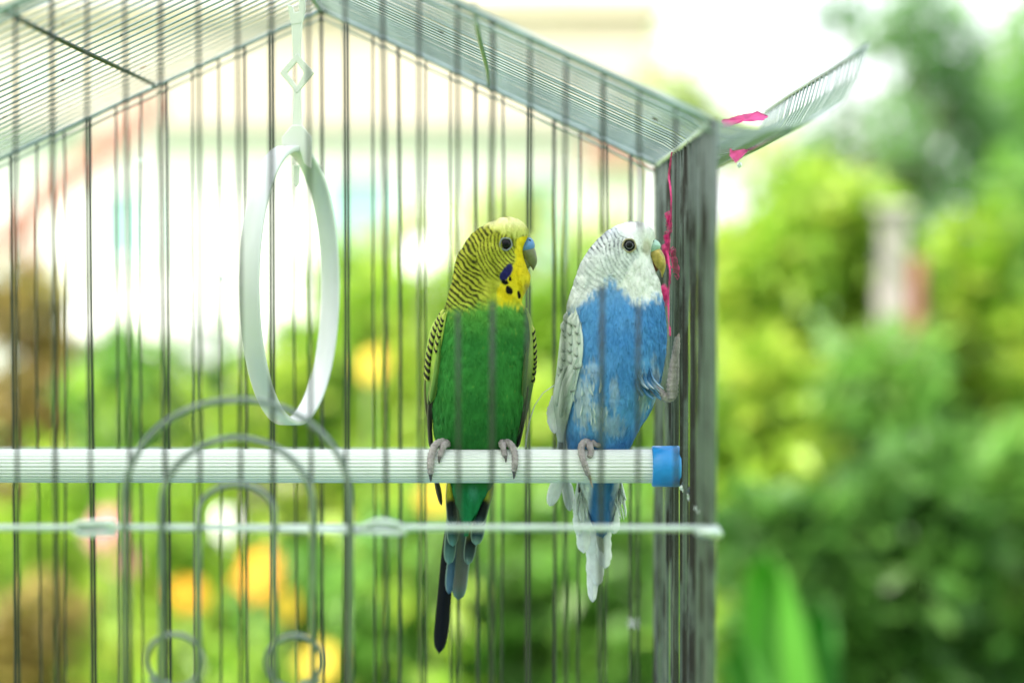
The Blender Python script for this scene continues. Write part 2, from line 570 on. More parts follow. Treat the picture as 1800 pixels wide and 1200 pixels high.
# ------------------------------------------------------------------ ring swing
YR = 0.896
SR = FPX / YR
sw = empty('ring_swing', P(515, 750, YR))
tag(sw, 'white plastic ring swing hanging on a diamond shaped hanger from the ridge', 'swing')
c = P(514, 502, YR)
Rr = 240 / SR
al = math.radians(11.0)
axis = np.array([math.cos(al), -math.sin(al), 0])      # band width direction
rad = np.array([-math.sin(al), -math.cos(al), 0])      # towards the camera, slightly left
n, prof = 96, [(-1, -0.55), (-0.9, -0.95), (0, -1), (0.9, -0.95), (1, -0.55), (1, 0.55), (0.9, 0.95), (0, 1), (-0.9, 0.95), (-1, 0.55)]
bw, bt = 0.0040, 0.00125
V = []
for i in range(n):
    t = 2 * math.pi * i / n
    rd = rad * math.cos(t) + np.array([0, 0, 1.0]) * math.sin(t)
    for (pa, pb) in prof:
        V.append(c + rd * (Rr + pb * bt) + axis * pa * bw)
m = len(prof)
F = [(i * m + j, i * m + (j + 1) % m, ((i + 1) % n) * m + (j + 1) % m, ((i + 1) % n) * m + j) for i in range(n) for j in range(m)]
mk('ring', V, F, M_RING, sw)
yh = YR - 0.0010
hp = [extrude_px([(512, 40), (531, 40), (529, 101), (514, 101)], yh + 0.0003, 0.0018),
      extrude_px([(505, 8), (514, 10), (517, 22), (525, 20), (525, -34), (537, -34), (537, 18), (531, 41), (512, 44), (507, 20)], yh, 0.0024),
      extrude_px([(515, 154), (529, 154), (531, 224), (513, 224)], yh + 0.0003, 0.0018),
      extrude_px([(513, 220), (531, 220), (547, 241), (546, 296), (534, 288), (526, 262), (495, 254), (495, 241)], yh - 0.0022, 0.0032),
      extrude_px([(515, 290), (526, 290), (525, 322), (520, 329), (516, 322)], yh, 0.0022)]
od = [(522, 92), (552, 128), (522, 165), (491, 128)]
idd = [(521, 109), (534, 128), (522, 151), (505, 128)]
A = PN([p[0] for p in od], [p[1] for p in od], yh); B = PN([p[0] for p in idd], [p[1] for p in idd], yh)
dy = np.array([0, 0.0024, 0])
V = np.concatenate([A, B, A + dy, B + dy])
F = []
for i in range(4):
    j = (i + 1) % 4
    F += [(i, j, 4 + j, 4 + i), (8 + i, 12 + i, 12 + j, 8 + j), (i, 8 + i, 8 + j, j), (4 + i, 4 + j, 12 + j, 12 + i)]
hp.append((V, F))
v, f = join(hp)
hg = bevel(mk('hanger', v, f, M_HANG, sw, smooth=False), 0.0004, 2)

# ------------------------------------------------------------------ birds
def body_loft(rows, ycs, nr=440, ncol=260):
    """rows: Lx Ly Rx Ry depth(px). returns world verts, px, py arrays, faces"""
    R = np.array(rows, float)
    ts = np.arange(len(R), dtype=float)
    # denser near the poles
    t = np.linspace(0, 1, nr)
    t = (t - 0.10 * np.sin(2 * math.pi * t) / (2 * math.pi) * 0) * (len(R) - 1)
    q = interp(t, ts, R)
    th = np.linspace(0, 2 * math.pi, ncol, endpoint=False)
    L = q[:, None, 0:2]; Rr_ = q[:, None, 2:4]
    cc = (L + Rr_) / 2; hh = (Rr_ - L) / 2
    ct, st = np.cos(th)[None, :, None], np.sin(th)[None, :]
    pp = cc + hh * ct
    yc = np.interp(pp[..., 1], ycs[0], ycs[1])
    W = PN(pp[..., 0], pp[..., 1], yc)
    d = np.maximum(q[:, None, 4], 0) / S_P
    W[..., 1] += -d * st
    idx = np.arange(nr * ncol).reshape(nr, ncol)
    i0 = idx[:-1]; i1 = idx[1:]
    F = np.stack([i0, np.roll(i0, -1, 1), np.roll(i1, -1, 1), i1], -1).reshape(-1, 4)
    return W.reshape(-1, 3), pp.reshape(-1, 2), F, st.repeat(nr, 0).ravel()


def normals(V, F):
    a = V[F[:, 2]] - V[F[:, 0]]; b = V[F[:, 3]] - V[F[:, 1]]
    nf = np.cross(a, b)
    N = np.zeros_like(V)
    for k in range(4):
        np.add.at(N, F[:, k], nf)
    N /= np.linalg.norm(N, axis=1)[:, None] + 1e-12
    return N


def fuzz(name, V, pp, N, paint, flow, count, lens, parent, mtl, mask=None, lift=0.16, wid=0.00030, seed=1):
    """short barbs lying on the body, coloured like the plumage under them"""
    rng = np.random.default_rng(seed)
    cand = np.arange(len(V)) if mask is None else np.nonzero(mask)[0]
    # weight by local area approx: sample in px space uniformly by rejection on row density
    i = rng.choice(cand, count)
    p = V[i]; n = N[i]
    f = flow(pp[i]) + rng.normal(0, 0.14, (count, 3))
    f -= n * np.sum(f * n, 1)[:, None]
    f /= np.linalg.norm(f, axis=1)[:, None] + 1e-9
    side = np.cross(n, f)
    L = lens(pp[i]) * rng.uniform(0.6, 1.35, count)
    w = wid * rng.uniform(0.6, 1.5, count)
    lf = lift * rng.uniform(0.2, 1.3, count)
    root = p - n * 0.0003
    mid = p + f * (L * 0.55)[:, None] + n * (L * lf * 0.55 + 0.00010)[:, None]
    tip = p + f * L[:, None] + n * (L * lf * 0.8)[:, None]
    VV = np.stack([root - side * (w * 0.7)[:, None], root + side * (w * 0.7)[:, None], mid - side * w[:, None], mid + side * w[:, None], tip], 1)
    b = (np.arange(count) * 5)[:, None]
    F = np.concatenate([b + np.array([0, 1, 3]), b + np.array([0, 3, 2]), b + np.array([2, 3, 4])])
    # colours from the photo-space pattern
    sx = (VV[..., 0] - p[:, None, 0]) * S_P
    sz = -(VV[..., 2] - p[:, None, 2]) * S_P
    X = pp[i][:, None, 0] + sx; Y = pp[i][:, None, 1] + sz
    c = paint(X.ravel(), Y.ravel()).reshape(count, 5, 3) * rng.uniform(0.92, 1.08, (count, 1, 1))
    o = mk(name, VV.reshape(-1, 3), F, mtl, parent, cols=c.reshape(-1, 3), smooth=False)
    o['kind'] = 'stuff'
    return o


def feather(name, parent, base, tip, hw, y0, y1, colf, bend=0.0, camber=0.0012, ns=22, nw=9, tipr=0.16, mtl=None, seed=0, rag=0.0, neck=0.45):
    """one feather: px base, px tip, half width px; y0/y1 depth at base and tip; colf(s, w)->rgb"""
    base = np.array(base, float); tip = np.array(tip, float)
    s = np.linspace(0, 1, ns)
    w = np.linspace(-1, 1, nw)
    S, W = np.meshgrid(s, w, indexing='ij')
    ax = tip - base
    nrm = np.array([-ax[1], ax[0]]) / (np.linalg.norm(ax) + 1e-9)
    prof = (neck + (1 - neck) * ss(0, 0.5, s)) * np.sqrt(np.clip(1 - np.clip((s - (1 - tipr)) / tipr, 0, 1) ** 2, 0, 1))
    prof = np.maximum(prof, 0.02)
    wv = W * hw * prof[:, None]
    if rag:
        wv = wv * (1 + rag * (vnoise(S * 30 + seed * 7.3, W * 3 + 20) - 0.5) * np.abs(W))
    px = base[0] + ax[0] * S + nrm[0] * (wv + bend * np.sin(math.pi * S))
    py = base[1] + ax[1] * S + nrm[1] * (wv + bend * np.sin(math.pi * S))
    y = y0 + (y1 - y0) * S + camber * W**2 - camber * 0.25 * np.exp(-(W / 0.08)**2)
    V = PN(px, py, y).reshape(-1, 3)
    V2 = V + np.array([0, 0.00018, 0])
    idx = np.arange(ns * nw).reshape(ns, nw)
    F = np.stack([idx[:-1, :-1], idx[:-1, 1:], idx[1:, 1:], idx[1:, :-1]], -1).reshape(-1, 4)
    N0 = len(V)
    Fb = F[:, ::-1] + N0
    rim = np.concatenate([idx[0, :-1], idx[:-1, -1], idx[-1, :0:-1], idx[:0:-1, 0]])
    rn = np.roll(rim, -1)
    Fr = np.stack([rim, rim + N0, rn + N0, rn], 1)
    cols = colf(S.ravel(), W.ravel())
    return mk(name, np.concatenate([V, V2]), np.concatenate([F, Fb, Fr]), mtl or M_QUILL, parent, cols=np.concatenate([cols, cols]))


def ladder(rows, n=40, ncol=28):
    """rows: Lx Ly Rx Ry yL yR halfthick(m) -> closed slab with tilted cross sections"""
    R = np.array(rows, float)
    q = interp(np.linspace(0, len(R) - 1, n), np.arange(len(R), dtype=float), R)
    th = np.linspace(0, 2 * math.pi, ncol, endpoint=False)
    k = (1 + np.cos(th)) / 2
    px = q[:, None, 0] * (1 - k) + q[:, None, 2] * k
    py = q[:, None, 1] * (1 - k) + q[:, None, 3] * k
    yy = q[:, None, 4] * (1 - k) + q[:, None, 5] * k
    V = PN(px, py, yy)
    V[..., 1] -= np.maximum(q[:, None, 6], 0.0001) * np.sin(th)
    idx = np.arange(n * ncol).reshape(n, ncol)
    F = np.stack([idx[:-1], np.roll(idx[:-1], -1, 1), np.roll(idx[1:], -1, 1), idx[1:]], -1).reshape(-1, 4)
    F = [tuple(x) for x in F] + [tuple(idx[0][::-1]), tuple(idx[-1])]
    return V.reshape(-1, 3), F, np.stack([px, py], -1).reshape(-1, 2)


def toe(path_px, ys, r, n=44):
    pts = np.array(path_px, float)
    t = np.arange(len(pts), dtype=float)
    tt = np.linspace(0, len(pts) - 1, n)
    q = interp(tt, t, np.concatenate([pts, np.array(ys)[:, None], np.array(r)[:, None]], 1))
    W = PN(q[:, 0], q[:, 1], q[:, 2])
    rad = np.maximum(q[:, 3], 0.3) / S_P
    rad = rad * (1 + 0.10 * np.sin(np.arange(n) * 2.0)) * (1 + 0.08 * np.sin(np.linspace(0, 9, n)))
    return tube(W, rad, 10)


def perch_y(v, off=0.0):
    """depth of the perch surface seen at photo row v (front side), minus a toe radius"""
    z = float(P(900, v, YP)[2]) - ZP
    k = RP * RP - z * z
    return YP - (math.sqrt(k) if k > 0 else 0.0) - off


def surf_y(V, pp, st, x, y):
    k = np.nonzero(st > 0)[0]
    d = (pp[k, 0] - x) ** 2 + (pp[k, 1] - y) ** 2
    return V[k[np.argmin(d)]]


def eye(root, V, pp, st, N, x, y, rpx, ring_mat, iris):
    k = np.nonzero(st > 0)[0]
    d = (pp[k, 0] - x) ** 2 + (pp[k, 1] - y) ** 2
    i = k[np.argmin(d)]
    n = N[i]
    if n[1] > 0: n = -n
    n = n * 0.55 + np.array([0, -1, 0]) * 0.6; n /= np.linalg.norm(n)
    p = V[i]
    r = rpx / S_P
    u = np.cross(n, [0, 0, 1.0]); u /= np.linalg.norm(u); w = np.cross(n, u)

    def dome(R, h, lift, nn=28, mm=9):
        VV, FF = [], []
        for a in range(mm):
            f = a / (mm - 1) * math.pi / 2
            for b in range(nn):
                g = 2 * math.pi * b / nn
                VV.append(p + n * (lift + h * math.cos(f)) + (u * math.cos(g) + w * math.sin(g)) * R * math.sin(f))
        for a in range(mm - 1):
            for b in range(nn):
                FF.append((a * nn + b, (a + 1) * nn + b, (a + 1) * nn + (b + 1) % nn, a * nn + (b + 1) % nn))
        return np.array(VV), FF
    v, f = dome(r * 0.86, r * 0.55, -0.0003)
    e = mk('eye', v, f, M_EYE, root)
    if iris:
        t = np.linspace(0, 2 * math.pi, 40)
        hh = -0.0003 + r * 0.55 * math.sqrt(1 - 0.62**2)
        path = [p + n * (hh + 0.00003) + (u * math.cos(g) + w * math.sin(g)) * r * 0.78 * 0.62 for g in t]
        v, f = tube(path, r * 0.05, 6, False)
        mk('iris', v, f, M_IRIS, e)
    t = np.linspace(0, 2 * math.pi, 49)
    path = [p + n * (0.00018) + (u * math.cos(g) + w * math.sin(g)) * r * (0.95 + 0.03 * math.sin(5 * g)) for g in t]
    v, f = tube(path, r * 0.12, 8, False)
    mk('eyelid', v, f, ring_mat, e)
    return e


# ---------- green bird ----------
YCS_G = ([380, 480, 600, 700, 790, 835, 930, 1160], [0.858, 0.860, 0.866, 0.870, 0.877, 0.883, 0.888, 0.912])
rows_g = [(892, 381.5, 892, 381.5, 0), (874, 386, 911, 386, 20), (851, 396, 923, 396, 33), (832, 409, 929, 408, 41), (818, 427, 926, 421, 46), (809, 442, 922, 434, 49),
          (802, 458, 921, 450, 50), (798, 476, 926, 467, 49), (794, 496, 932, 484, 49), (790, 513, 930, 500, 51), (786, 530, 923, 515, 55), (780, 545, 918, 531, 60),
          (772, 560, 924, 546, 66), (765, 585, 932, 572, 74), (760, 620, 936, 612, 80), (757, 660, 935, 655, 83), (757, 700, 930, 698, 82), (760, 735, 922, 735, 76),
          (764, 765, 912, 768, 66), (772, 790, 900, 795, 54), (785, 820, 884, 822, 40), (793, 850, 866, 850, 26), (800, 880, 848, 880, 15), (809, 908, 833, 908, 7), (820, 930, 820, 930, 0)]


def paint_g(x, y):
    nz = vnoise(x * 0.09 + 40, y * 0.09)
    nf = vnoise(x * 0.35 + 10, y * 0.12 + 70)
    n2 = vnoise(x * 0.03 + 5, y * 0.03 + 3)
    head = mixc(lin(158, 164, 44), lin(196, 198, 72), nz)
    # bars
    cheek = ss(1.06, 0.94, np.sqrt(((x - 880) / 43)**2 + ((y - 452) / 42)**2))
    r1 = np.hypot((x - 912), (y - 372) * 1.0) + 5.5 * (vnoise(x * 0.07, y * 0.07) - 0.5)
    r2 = np.hypot(x - 921, (y - 424)) + 2.0 * (vnoise(x * 0.1 + 9, y * 0.1) - 0.5)
    brk = 0.5 * vnoise(x * 0.16 + 3, y * 0.16 + 8) + 0.5 * vnoise(x * 0.42 + 3, y * 0.42 + 8)
    b1 = ss(-0.05, 0.5, np.sin(r1 * 2 * math.pi / 8.2 + 1.6 * (vnoise(x * 0.13, y * 0.13 + 30) - 0.5)) + 1.5 * (brk - 0.5) + 0.10)
    b2 = ss(0.0, 0.6, np.sin(r2 * 2 * math.pi / 6.2) + 0.9 * (brk - 0.5) + 0.0) * 0.9
    bars = b1 * (1 - cheek) + b2 * cheek
    # crown and face without bars
    cl = np.interp(x, [800, 838, 850, 872, 897, 912, 940], [370, 386, 398, 405, 413, 417, 416])
    crown = ss(7, -7, y - cl + 10 * (nf - 0.5))
    fx_ = np.interp(y, [380, 408, 418, 428, 440, 462, 480, 490, 505, 530, 545], [990, 960, 912, 906, 906, 904, 899, 888, 876, 874, 882])
    face = ss(-3, 3, x - fx_ + 6 * (nf - 0.5))
    soft = ss(836, 866, x) * ss(482, 500, y)          # plain neck side under the cheek
    bars = bars * (1 - crown) * (1 - face) * (1 - soft * 0.9)
    low = ss(500, 540, y)
    head = mixc(head, lin(150, 176, 60), low * (1 - face) * 0.6)
    col = mixc(head, lin(30, 33, 20), bars * 0.93)
    col = mixc(col, mixc(lin(214, 218, 120), lin(236, 236, 168), ss(408, 388, y)), crown)
    yel = mixc(lin(220, 198, 18), lin(236, 220, 50), nz)
    yel = mixc(yel, lin(176, 168, 60), ss(448, 425, y) * ss(915, 902, x) * 0.7)
    col = mixc(col, yel, face)
    # spots
    def spot(cx, cy, rx, ry, ang):
        ca, sa = math.cos(ang), math.sin(ang)
        u = (x - cx) * ca + (y - cy) * sa; v = -(x - cx) * sa + (y - cy) * ca
        return ss(1.12, 0.88, np.sqrt((u / rx)**2 + (v / ry)**2) + 0.25 * (nf - 0.5))
    col = mixc(col, lin(36, 36, 92), np.maximum(spot(893, 476, 7.5, 13, 0.45), spot(886, 485, 7, 9, 0.2)))
    for s in ((888, 496, 6, 4.5, 0.3), (895, 510, 6, 8.5, -0.5), (912.5, 518, 3.4, 6.5, -0.15), (897, 490, 2.4, 4.2, 0)):
        col = mixc(col, lin(14, 14, 16), spot(*s))
    # body
    yb = np.interp(x, [760, 783, 830, 862, 900, 925, 945], [556, 549, 543, 531, 534, 534, 520])
    body = ss(-13, 13, y - yb + 12 * (nf - 0.5) + 10 * (nz - 0.5))
    g = mixc(lin(40, 108, 46), lin(56, 132, 54), np.clip(0.8 * n2 + 0.25 * nf, 0, 1))
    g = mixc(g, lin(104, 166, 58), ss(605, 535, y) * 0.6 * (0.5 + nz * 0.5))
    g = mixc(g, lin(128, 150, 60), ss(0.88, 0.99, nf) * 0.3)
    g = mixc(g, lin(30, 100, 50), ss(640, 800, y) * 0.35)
    teal = ss(845, 870, y)
    g = mixc(g, mixc(lin(40, 140, 84), lin(96, 176, 150), ss(12, 2, np.abs(x - 832)) * ss(890, 850, y)), teal)
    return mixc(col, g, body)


def flow_head(cx, cy, ysplit):
    def fl(p):
        v = np.stack([p[:, 0] - cx, p[:, 1] - cy], 1)
        v /= np.linalg.norm(v, axis=1)[:, None] + 1e-6
        k = ss(ysplit - 60, ysplit + 30, p[:, 1])[:, None]
        v = v * (1 - k) + np.array([0, 1.0]) * k
        return np.stack([v[:, 0], 0 * v[:, 0], -v[:, 1]], 1)
    return fl


green = empty('budgerigar', P(832, 790, YP))
tag(green, 'green budgerigar with yellow black-barred head and dark blue cheek spots, perched on the rod', 'parrot')
V, pp, F, st = body_loft(rows_g, YCS_G)
N = normals(V, F)
if np.sum(N[st > 0.9][:, 1]) > 0:
    F = F[:, ::-1].copy(); N = -N
cols = paint_g(pp[:, 0], pp[:, 1])
bump_ = (vnoise(pp[:, 0] * 0.22, pp[:, 1] * 0.10) - 0.5) * 0.0006
V = V + N * bump_[:, None]
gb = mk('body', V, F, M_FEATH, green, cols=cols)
hl = lambda p: np.where(p[:, 1] < 530, 0.0013, 0.0024)
fuzz('plumage', V, pp, N, paint_g, flow_head(915, 420, 520), 42000, hl, green, M_FEATH, lift=0.05, wid=0.00018, seed=4)
SG = (V, pp, st)
yh_g = 0.859


def beak_set(root, cere_rows, beak_rows, low_rows, mc, mb, ml, yb, nost):
    def lo(rows, n=36, nc=30):
        R = [(a, b, c_, d_, yb, yb, e / S_P) for a, b, c_, d_, e in rows]
        return ladder(R, n, nc)[:2]
    v, f = lo(beak_rows); bk = mk('upper_beak', v, f, mb, root)
    v, f = lo(low_rows); mk('lower_beak', v, f, ml, root)
    v, f = lo(cere_rows); ce = mk('cere', v, f, mc, root)
    for sgn in (1,):
        q = P(nost[0], nost[1], yb - nost[2] / S_P)
        t = np.linspace(0, 2 * math.pi, 13)[:-1]
        vv = [q + np.array([0, -0.0003, 0])] + [q + np.array([math.cos(a) * nost[3], -0.0001, math.sin(a) * nost[3] * 0.6]) / 1.0 for a in t]
        ff = [(0, 1 + i, 1 + (i + 1) % 12) for i in range(12)]
        mk('nostril', vv, ff, M_EYE, ce)


beak_set(green,
         [(928, 417.5, 932, 417.5, 3), (922, 422, 937, 422, 11), (917, 429, 939.5, 428, 15), (914, 436, 940, 433, 16), (914, 441, 939, 437, 15), (917, 442, 937, 439, 11)],
         [(914, 436, 938, 433, 10), (914, 441, 940.5, 438, 15), (916, 447, 942.5, 446, 15.5), (920, 455, 944, 455, 13.5), (925, 462, 943.4, 463, 10), (931, 467, 941.5, 468, 7), (934.5, 471, 939.5, 472, 4.5), (936.5, 475, 937.6, 476, 1.5)],
         [(914, 452, 932, 452, 9), (918, 461, 932, 461, 9), (923, 468, 932, 466, 7), (927, 473, 930, 472, 3)],
         M_CEREG, M_BEAKG, M_BEAKG, yh_g, (931, 422.5, 11.0, 0.0006))
eye(green, V, pp, st, N, 890, 429.5, 11.0, M_RINGG, False)


def wing(root, rows, V, pp, st, thick, paint, yout_off, ycs, mt=M_FEATH):
    R = []
    for (ox, oy, ix, iy) in rows:
        yin = surf_y(V, pp, st, ix, iy)[1] - 0.0004
        yo = np.interp(oy, ycs[0], ycs[1]) + yout_off
        yo = min(yo, yin + 0.012)
        if ox < ix: R.append((ox, oy, ix, iy, yo, yin, thick))
        else: R.append((ix, iy, ox, oy, yin, yo, thick))
    R[0] = R[0][:6] + (0.0006,); R[-1] = R[-1][:6] + (0.0006,)
    v, f, q = ladder(R, 70, 40)
    return mk('wing', v, f, mt, root, cols=paint(q[:, 0], q[:, 1])), np.array(R)


def wing_pt(R, t, u):
    """t 0..1 down the wing, u 0..1 from left to right edge of the strip -> px, py, y(front)"""
    q = interp(np.array([t * (len(R) - 1)]), np.arange(len(R), dtype=float), R)[0]
    x = q[0] * (1 - u) + q[2] * u; y = q[1] * (1 - u) + q[3] * u
    yy = q[4] * (1 - u) + q[5] * u - q[6] * math.sin(math.acos(np.clip(2 * u - 1, -1, 1)))
    return x, y, yy


def pw_g(x, y):
    n = vnoise(x * 0.2, y * 0.08)
    c = mixc(lin(150, 182, 70), lin(176, 200, 92), n)
    c = mixc(c, lin(92, 130, 54), ss(640, 690, y))
    return mixc(c, lin(52, 56, 44), ss(690, 712, y))


yg, yl, bk_, gr_ = lin(176, 200, 78), lin(206, 214, 104), lin(16, 16, 14), lin(98, 142, 62)


def covert(s, w):
    c = mixc(np.broadcast_to(yg, (len(s), 3)), yl, ss(0.3, 0.9, np.abs(w)))
    d = s - 0.30 * (1 - w**2) + 0.10
    k = ss(0.42, 0.5, d) * ss(0.78, 0.70, d)
    return mixc(c, bk_, k)


wl_rows = [(783, 540, 788, 543), (770, 554, 784, 560), (757, 578, 780, 585), (749.5, 612, 774, 618), (746.5, 645, 769, 652), (746, 680, 764, 688), (748, 712, 761, 716), (752, 745, 760, 748), (756, 782, 759, 784)]
w1, RW = wing(green, wl_rows, *SG, 0.0030, pw_g, 0.004, YCS_G)
for i, t in enumerate(np.linspace(0.10, 0.53, 11)):
    x, y, yy = wing_pt(RW, t, 0.36)
    ln = 15 + 8 * ss(0.1, 0.4, np.array(t))
    feather('feather', w1, (x + 4, y - ln * 0.55), (x - 2.5, y + ln * 0.6), 5.5 + 4.5 * t / 0.5, yy - 0.0002, yy - 0.0013, covert, camber=0.0016, tipr=0.5, seed=i, ns=26, nw=11)
for i, t in enumerate(np.linspace(0.13, 0.36, 6)):
    x, y, yy = wing_pt(RW, t, 0.74)
    feather('feather', w1, (x + 3, y - 9), (x - 3, y + 9), 6, yy - 0.0004, yy - 0.0015, covert, camber=0.001, tipr=0.5, seed=i, ns=26, nw=11)


def plain(c0, c1, edge, es=0.6):
    return lambda s, w: mixc(mixc(np.broadcast_to(c0, (len(s), 3)), c1, ss(0.1, 0.95, s)), edge, ss(es, 0.95, np.abs(w)))


ysf = lambda x, y: surf_y(*SG, x, y)[1]
feather('feather', w1, (773, 596), (757, 708), 6.5, ysf(773, 596) - 0.0035, ysf(765, 700) - 0.003, plain(lin(120, 160, 66), lin(88, 132, 58), lin(150, 180, 80)), bend=-3, tipr=0.2)
feather('feather', w1, (766, 620), (753, 712), 4.5, ysf(766, 620) - 0.002, ysf(762, 706) - 0.001, plain(lin(100, 110, 50), lin(70, 90, 50), lin(150, 170, 80)), bend=-2)
feather('feather', w1, (758, 680), (758, 788), 4.2, ysf(764, 690) - 0.0012, ysf(766, 780) + 0.001, plain(lin(40, 40, 36), lin(56, 54, 48), lin(120, 124, 90)), bend=3, tipr=0.1)
feather('feather', w1, (750, 640), (753, 735), 4.0, ysf(762, 640) + 0.004, ysf(762, 730) + 0.004, plain(lin(120, 130, 60), lin(64, 60, 44), lin(150, 165, 90)), bend=3)
wr_rows = [(926, 540, 922, 545), (934, 560, 929, 566), (940, 592, 931, 600), (943.5, 622, 928, 632), (943, 645, 925, 656), (937, 680, 922, 690), (928, 722, 917, 730), (918, 757, 911, 760), (909, 784, 906, 785)]
w2, RW2 = wing(green, wr_rows, *SG, 0.0026, pw_g, 0.004, YCS_G)
for i, t in enumerate(np.linspace(0.20, 0.56, 9)):
    x, y, yy = wing_pt(RW2, t, 0.70)
    feather('feather', w2, (x - 2, y - 9), (x + 1.5, y + 10), 5.6, yy - 0.0002, yy - 0.0012, covert, camber=0.0012, tipr=0.5, seed=i, ns=26, nw=11)
feather('feather', w2, (930, 598), (921, 700), 4.5, ysf(925, 600) - 0.003, ysf(917, 695) - 0.003, plain(lin(96, 136, 60), lin(70, 108, 54), lin(130, 150, 70)), bend=2)
feather('feather', w2, (928, 680), (909, 787), 3.8, ysf(922, 690) - 0.001, ysf(906, 780) + 0.0005, plain(lin(60, 66, 40), lin(40, 40, 36), lin(120, 124, 90)), bend=-2, tipr=0.1)


# tail feathers of the green bird (seen from below: short outer ones in front)
def tailcol(stops, edge, ek=0.7):
    ps = [s[0] for s in stops]; cs = np.array([s[1] for s in stops])

    def f(s, w):
        c = np.stack([np.interp(s - 0.05 * w * w, ps, cs[:, k]) for k in range(3)], 1)
        return mixc(c, edge, ss(0.72, 0.98, np.abs(w)) * ek)
    return f


yt = lambda v: float(np.interp(v, YCS_G[0], YCS_G[1]))
YEL, BLK, TEA, GRY = lin(196, 192, 50), lin(18, 20, 22), lin(96, 150, 140), lin(104, 112, 100)
ed = lin(176, 206, 178)
for (b, t, hw, dy, st_) in (
        ((800, 840), (772, 1148), 12.5, 0.006, [(0, BLK), (1, BLK)]),
        ((812, 860), (789, 1044), 10, 0.0045, [(0, BLK), (0.6, lin(50, 80, 96)), (1, lin(88, 128, 150))]),
        ((828, 860), (805, 1054), 13, 0.003, [(0, TEA), (0.55, lin(80, 90, 84)), (0.85, lin(112, 116, 108)), (1, TEA)]),
        ((800, 850), (789, 992), 11, 0.002, [(0, YEL), (0.55, BLK), (0.75, lin(50, 84, 78)), (1, lin(110, 160, 150))]),
        ((843, 850), (822, 992), 11, 0.002, [(0, YEL), (0.5, lin(130, 140, 60)), (0.72, BLK), (0.9, lin(60, 84, 80)), (1, lin(140, 176, 160))]),
        ((797, 838), (796, 960), 11, 0.001, [(0, YEL), (0.5, lin(150, 160, 50)), (0.62, BLK), (0.85, lin(52, 90, 86)), (1, lin(110, 170, 160))]),
        ((855, 838), (836, 958), 12, 0.001, [(0, YEL), (0.5, lin(150, 160, 50)), (0.62, BLK), (0.85, lin(40, 70, 76)), (1, lin(150, 190, 170))]),
        ((790, 830), (796, 924), 10, -0.001, [(0, YEL), (0.45, YEL), (0.55, BLK), (0.8, lin(30, 40, 44)), (1, lin(90, 120, 116))]),
        ((866, 830), (840, 924), 11, -0.001, [(0, YEL), (0.45, YEL), (0.55, BLK), (0.8, lin(26, 36, 40)), (1, lin(80, 110, 112))])):
    feather('tail_feather', green, b, t, hw, yt(b[1]) + dy + 0.004, yt(t[1]) + dy * 0.7, tailcol(st_, ed if hw != 12.5 else BLK), camber=0.0014, tipr=0.14 if hw > 12 else 0.2, seed=int(hw), ns=30)
feather('tail_feather', green, (764, 830), (776, 888), 5, 0.884, 0.888, plain(lin(70, 66, 50), lin(60, 60, 50), lin(120, 120, 96)), tipr=0.5)


def foot(root, toes, claws):
    parts = [toe(*t) for t in toes]
    v, f = join(parts)
    ft = mk('foot', v, f, M_FOOT, root)
    for c_ in claws:
        v, f = toe(*c_, n=12)
        mk('claw', v, f, M_CLAW if root is green else M_CLAWB, ft)
    return ft


def py_(vs, off=0.0012):
    return [perch_y(v, off) for v in vs]


Ytop = YP - 0.002
foot(green, [([(800, 774), (788, 779), (776, 777), (765, 783), (759, 797), (757, 815), (757, 833)], [YP + 0.006, YP + 0.002, YP - 0.002, perch_y(791, .0022), perch_y(797, .0018), perch_y(815, .0016), perch_y(832, .0016)], [6.5, 6, 7, 7.5, 6.6, 6, 4.8]),
             ([(786, 778), (780, 783), (776, 793), (773, 803)], [YP, perch_y(791, .002), perch_y(794, .0018), perch_y(803, .0014)], [6, 6, 5.5, 4]),
             ([(790, 779), (796, 784), (800, 795)], [YP + 0.003, YP + 0.006, YP + 0.0085], [6, 5, 4])],
     [([(757, 830), (757, 838), (757, 846)], [perch_y(830, .0015), perch_y(838, .0015), perch_y(845, .001)], [3.8, 3.0, 0.8]),
      ([(773, 801), (772, 808), (772, 814)], [perch_y(801, .0013), perch_y(808, .001), perch_y(813, .0005)], [3.2, 2.4, 0.7])])
foot(green, [([(874, 776), (884, 779), (893, 778), (901, 786), (905, 800), (905, 815), (904, 828)], [YP + 0.006, YP + 0.002, YP - 0.002, perch_y(791, .0022), perch_y(800, .0018), perch_y(815, .0016), perch_y(828, .0016)], [6, 6, 6.5, 6.8, 6, 5.4, 4.6]),
             ([(882, 777), (884, 784), (886, 794), (888, 802)], [YP, perch_y(791, .002), perch_y(794, .0018), perch_y(802, .0014)], [6, 5.6, 5, 3.8]),
             ([(878, 778), (874, 784), (872, 795)], [YP + 0.003, YP + 0.006, YP + 0.0085], [6, 5, 4])],
     [([(904, 826), (904, 833), (903, 841)], [perch_y(826, .0015), perch_y(833, .0015), perch_y(841, .001)], [3.8, 3.0, 0.8]),
      ([(888, 800), (889, 806), (889, 812)], [perch_y(800, .0013), perch_y(806, .001), perch_y(812, .0005)], [3, 2.2, 0.7])])

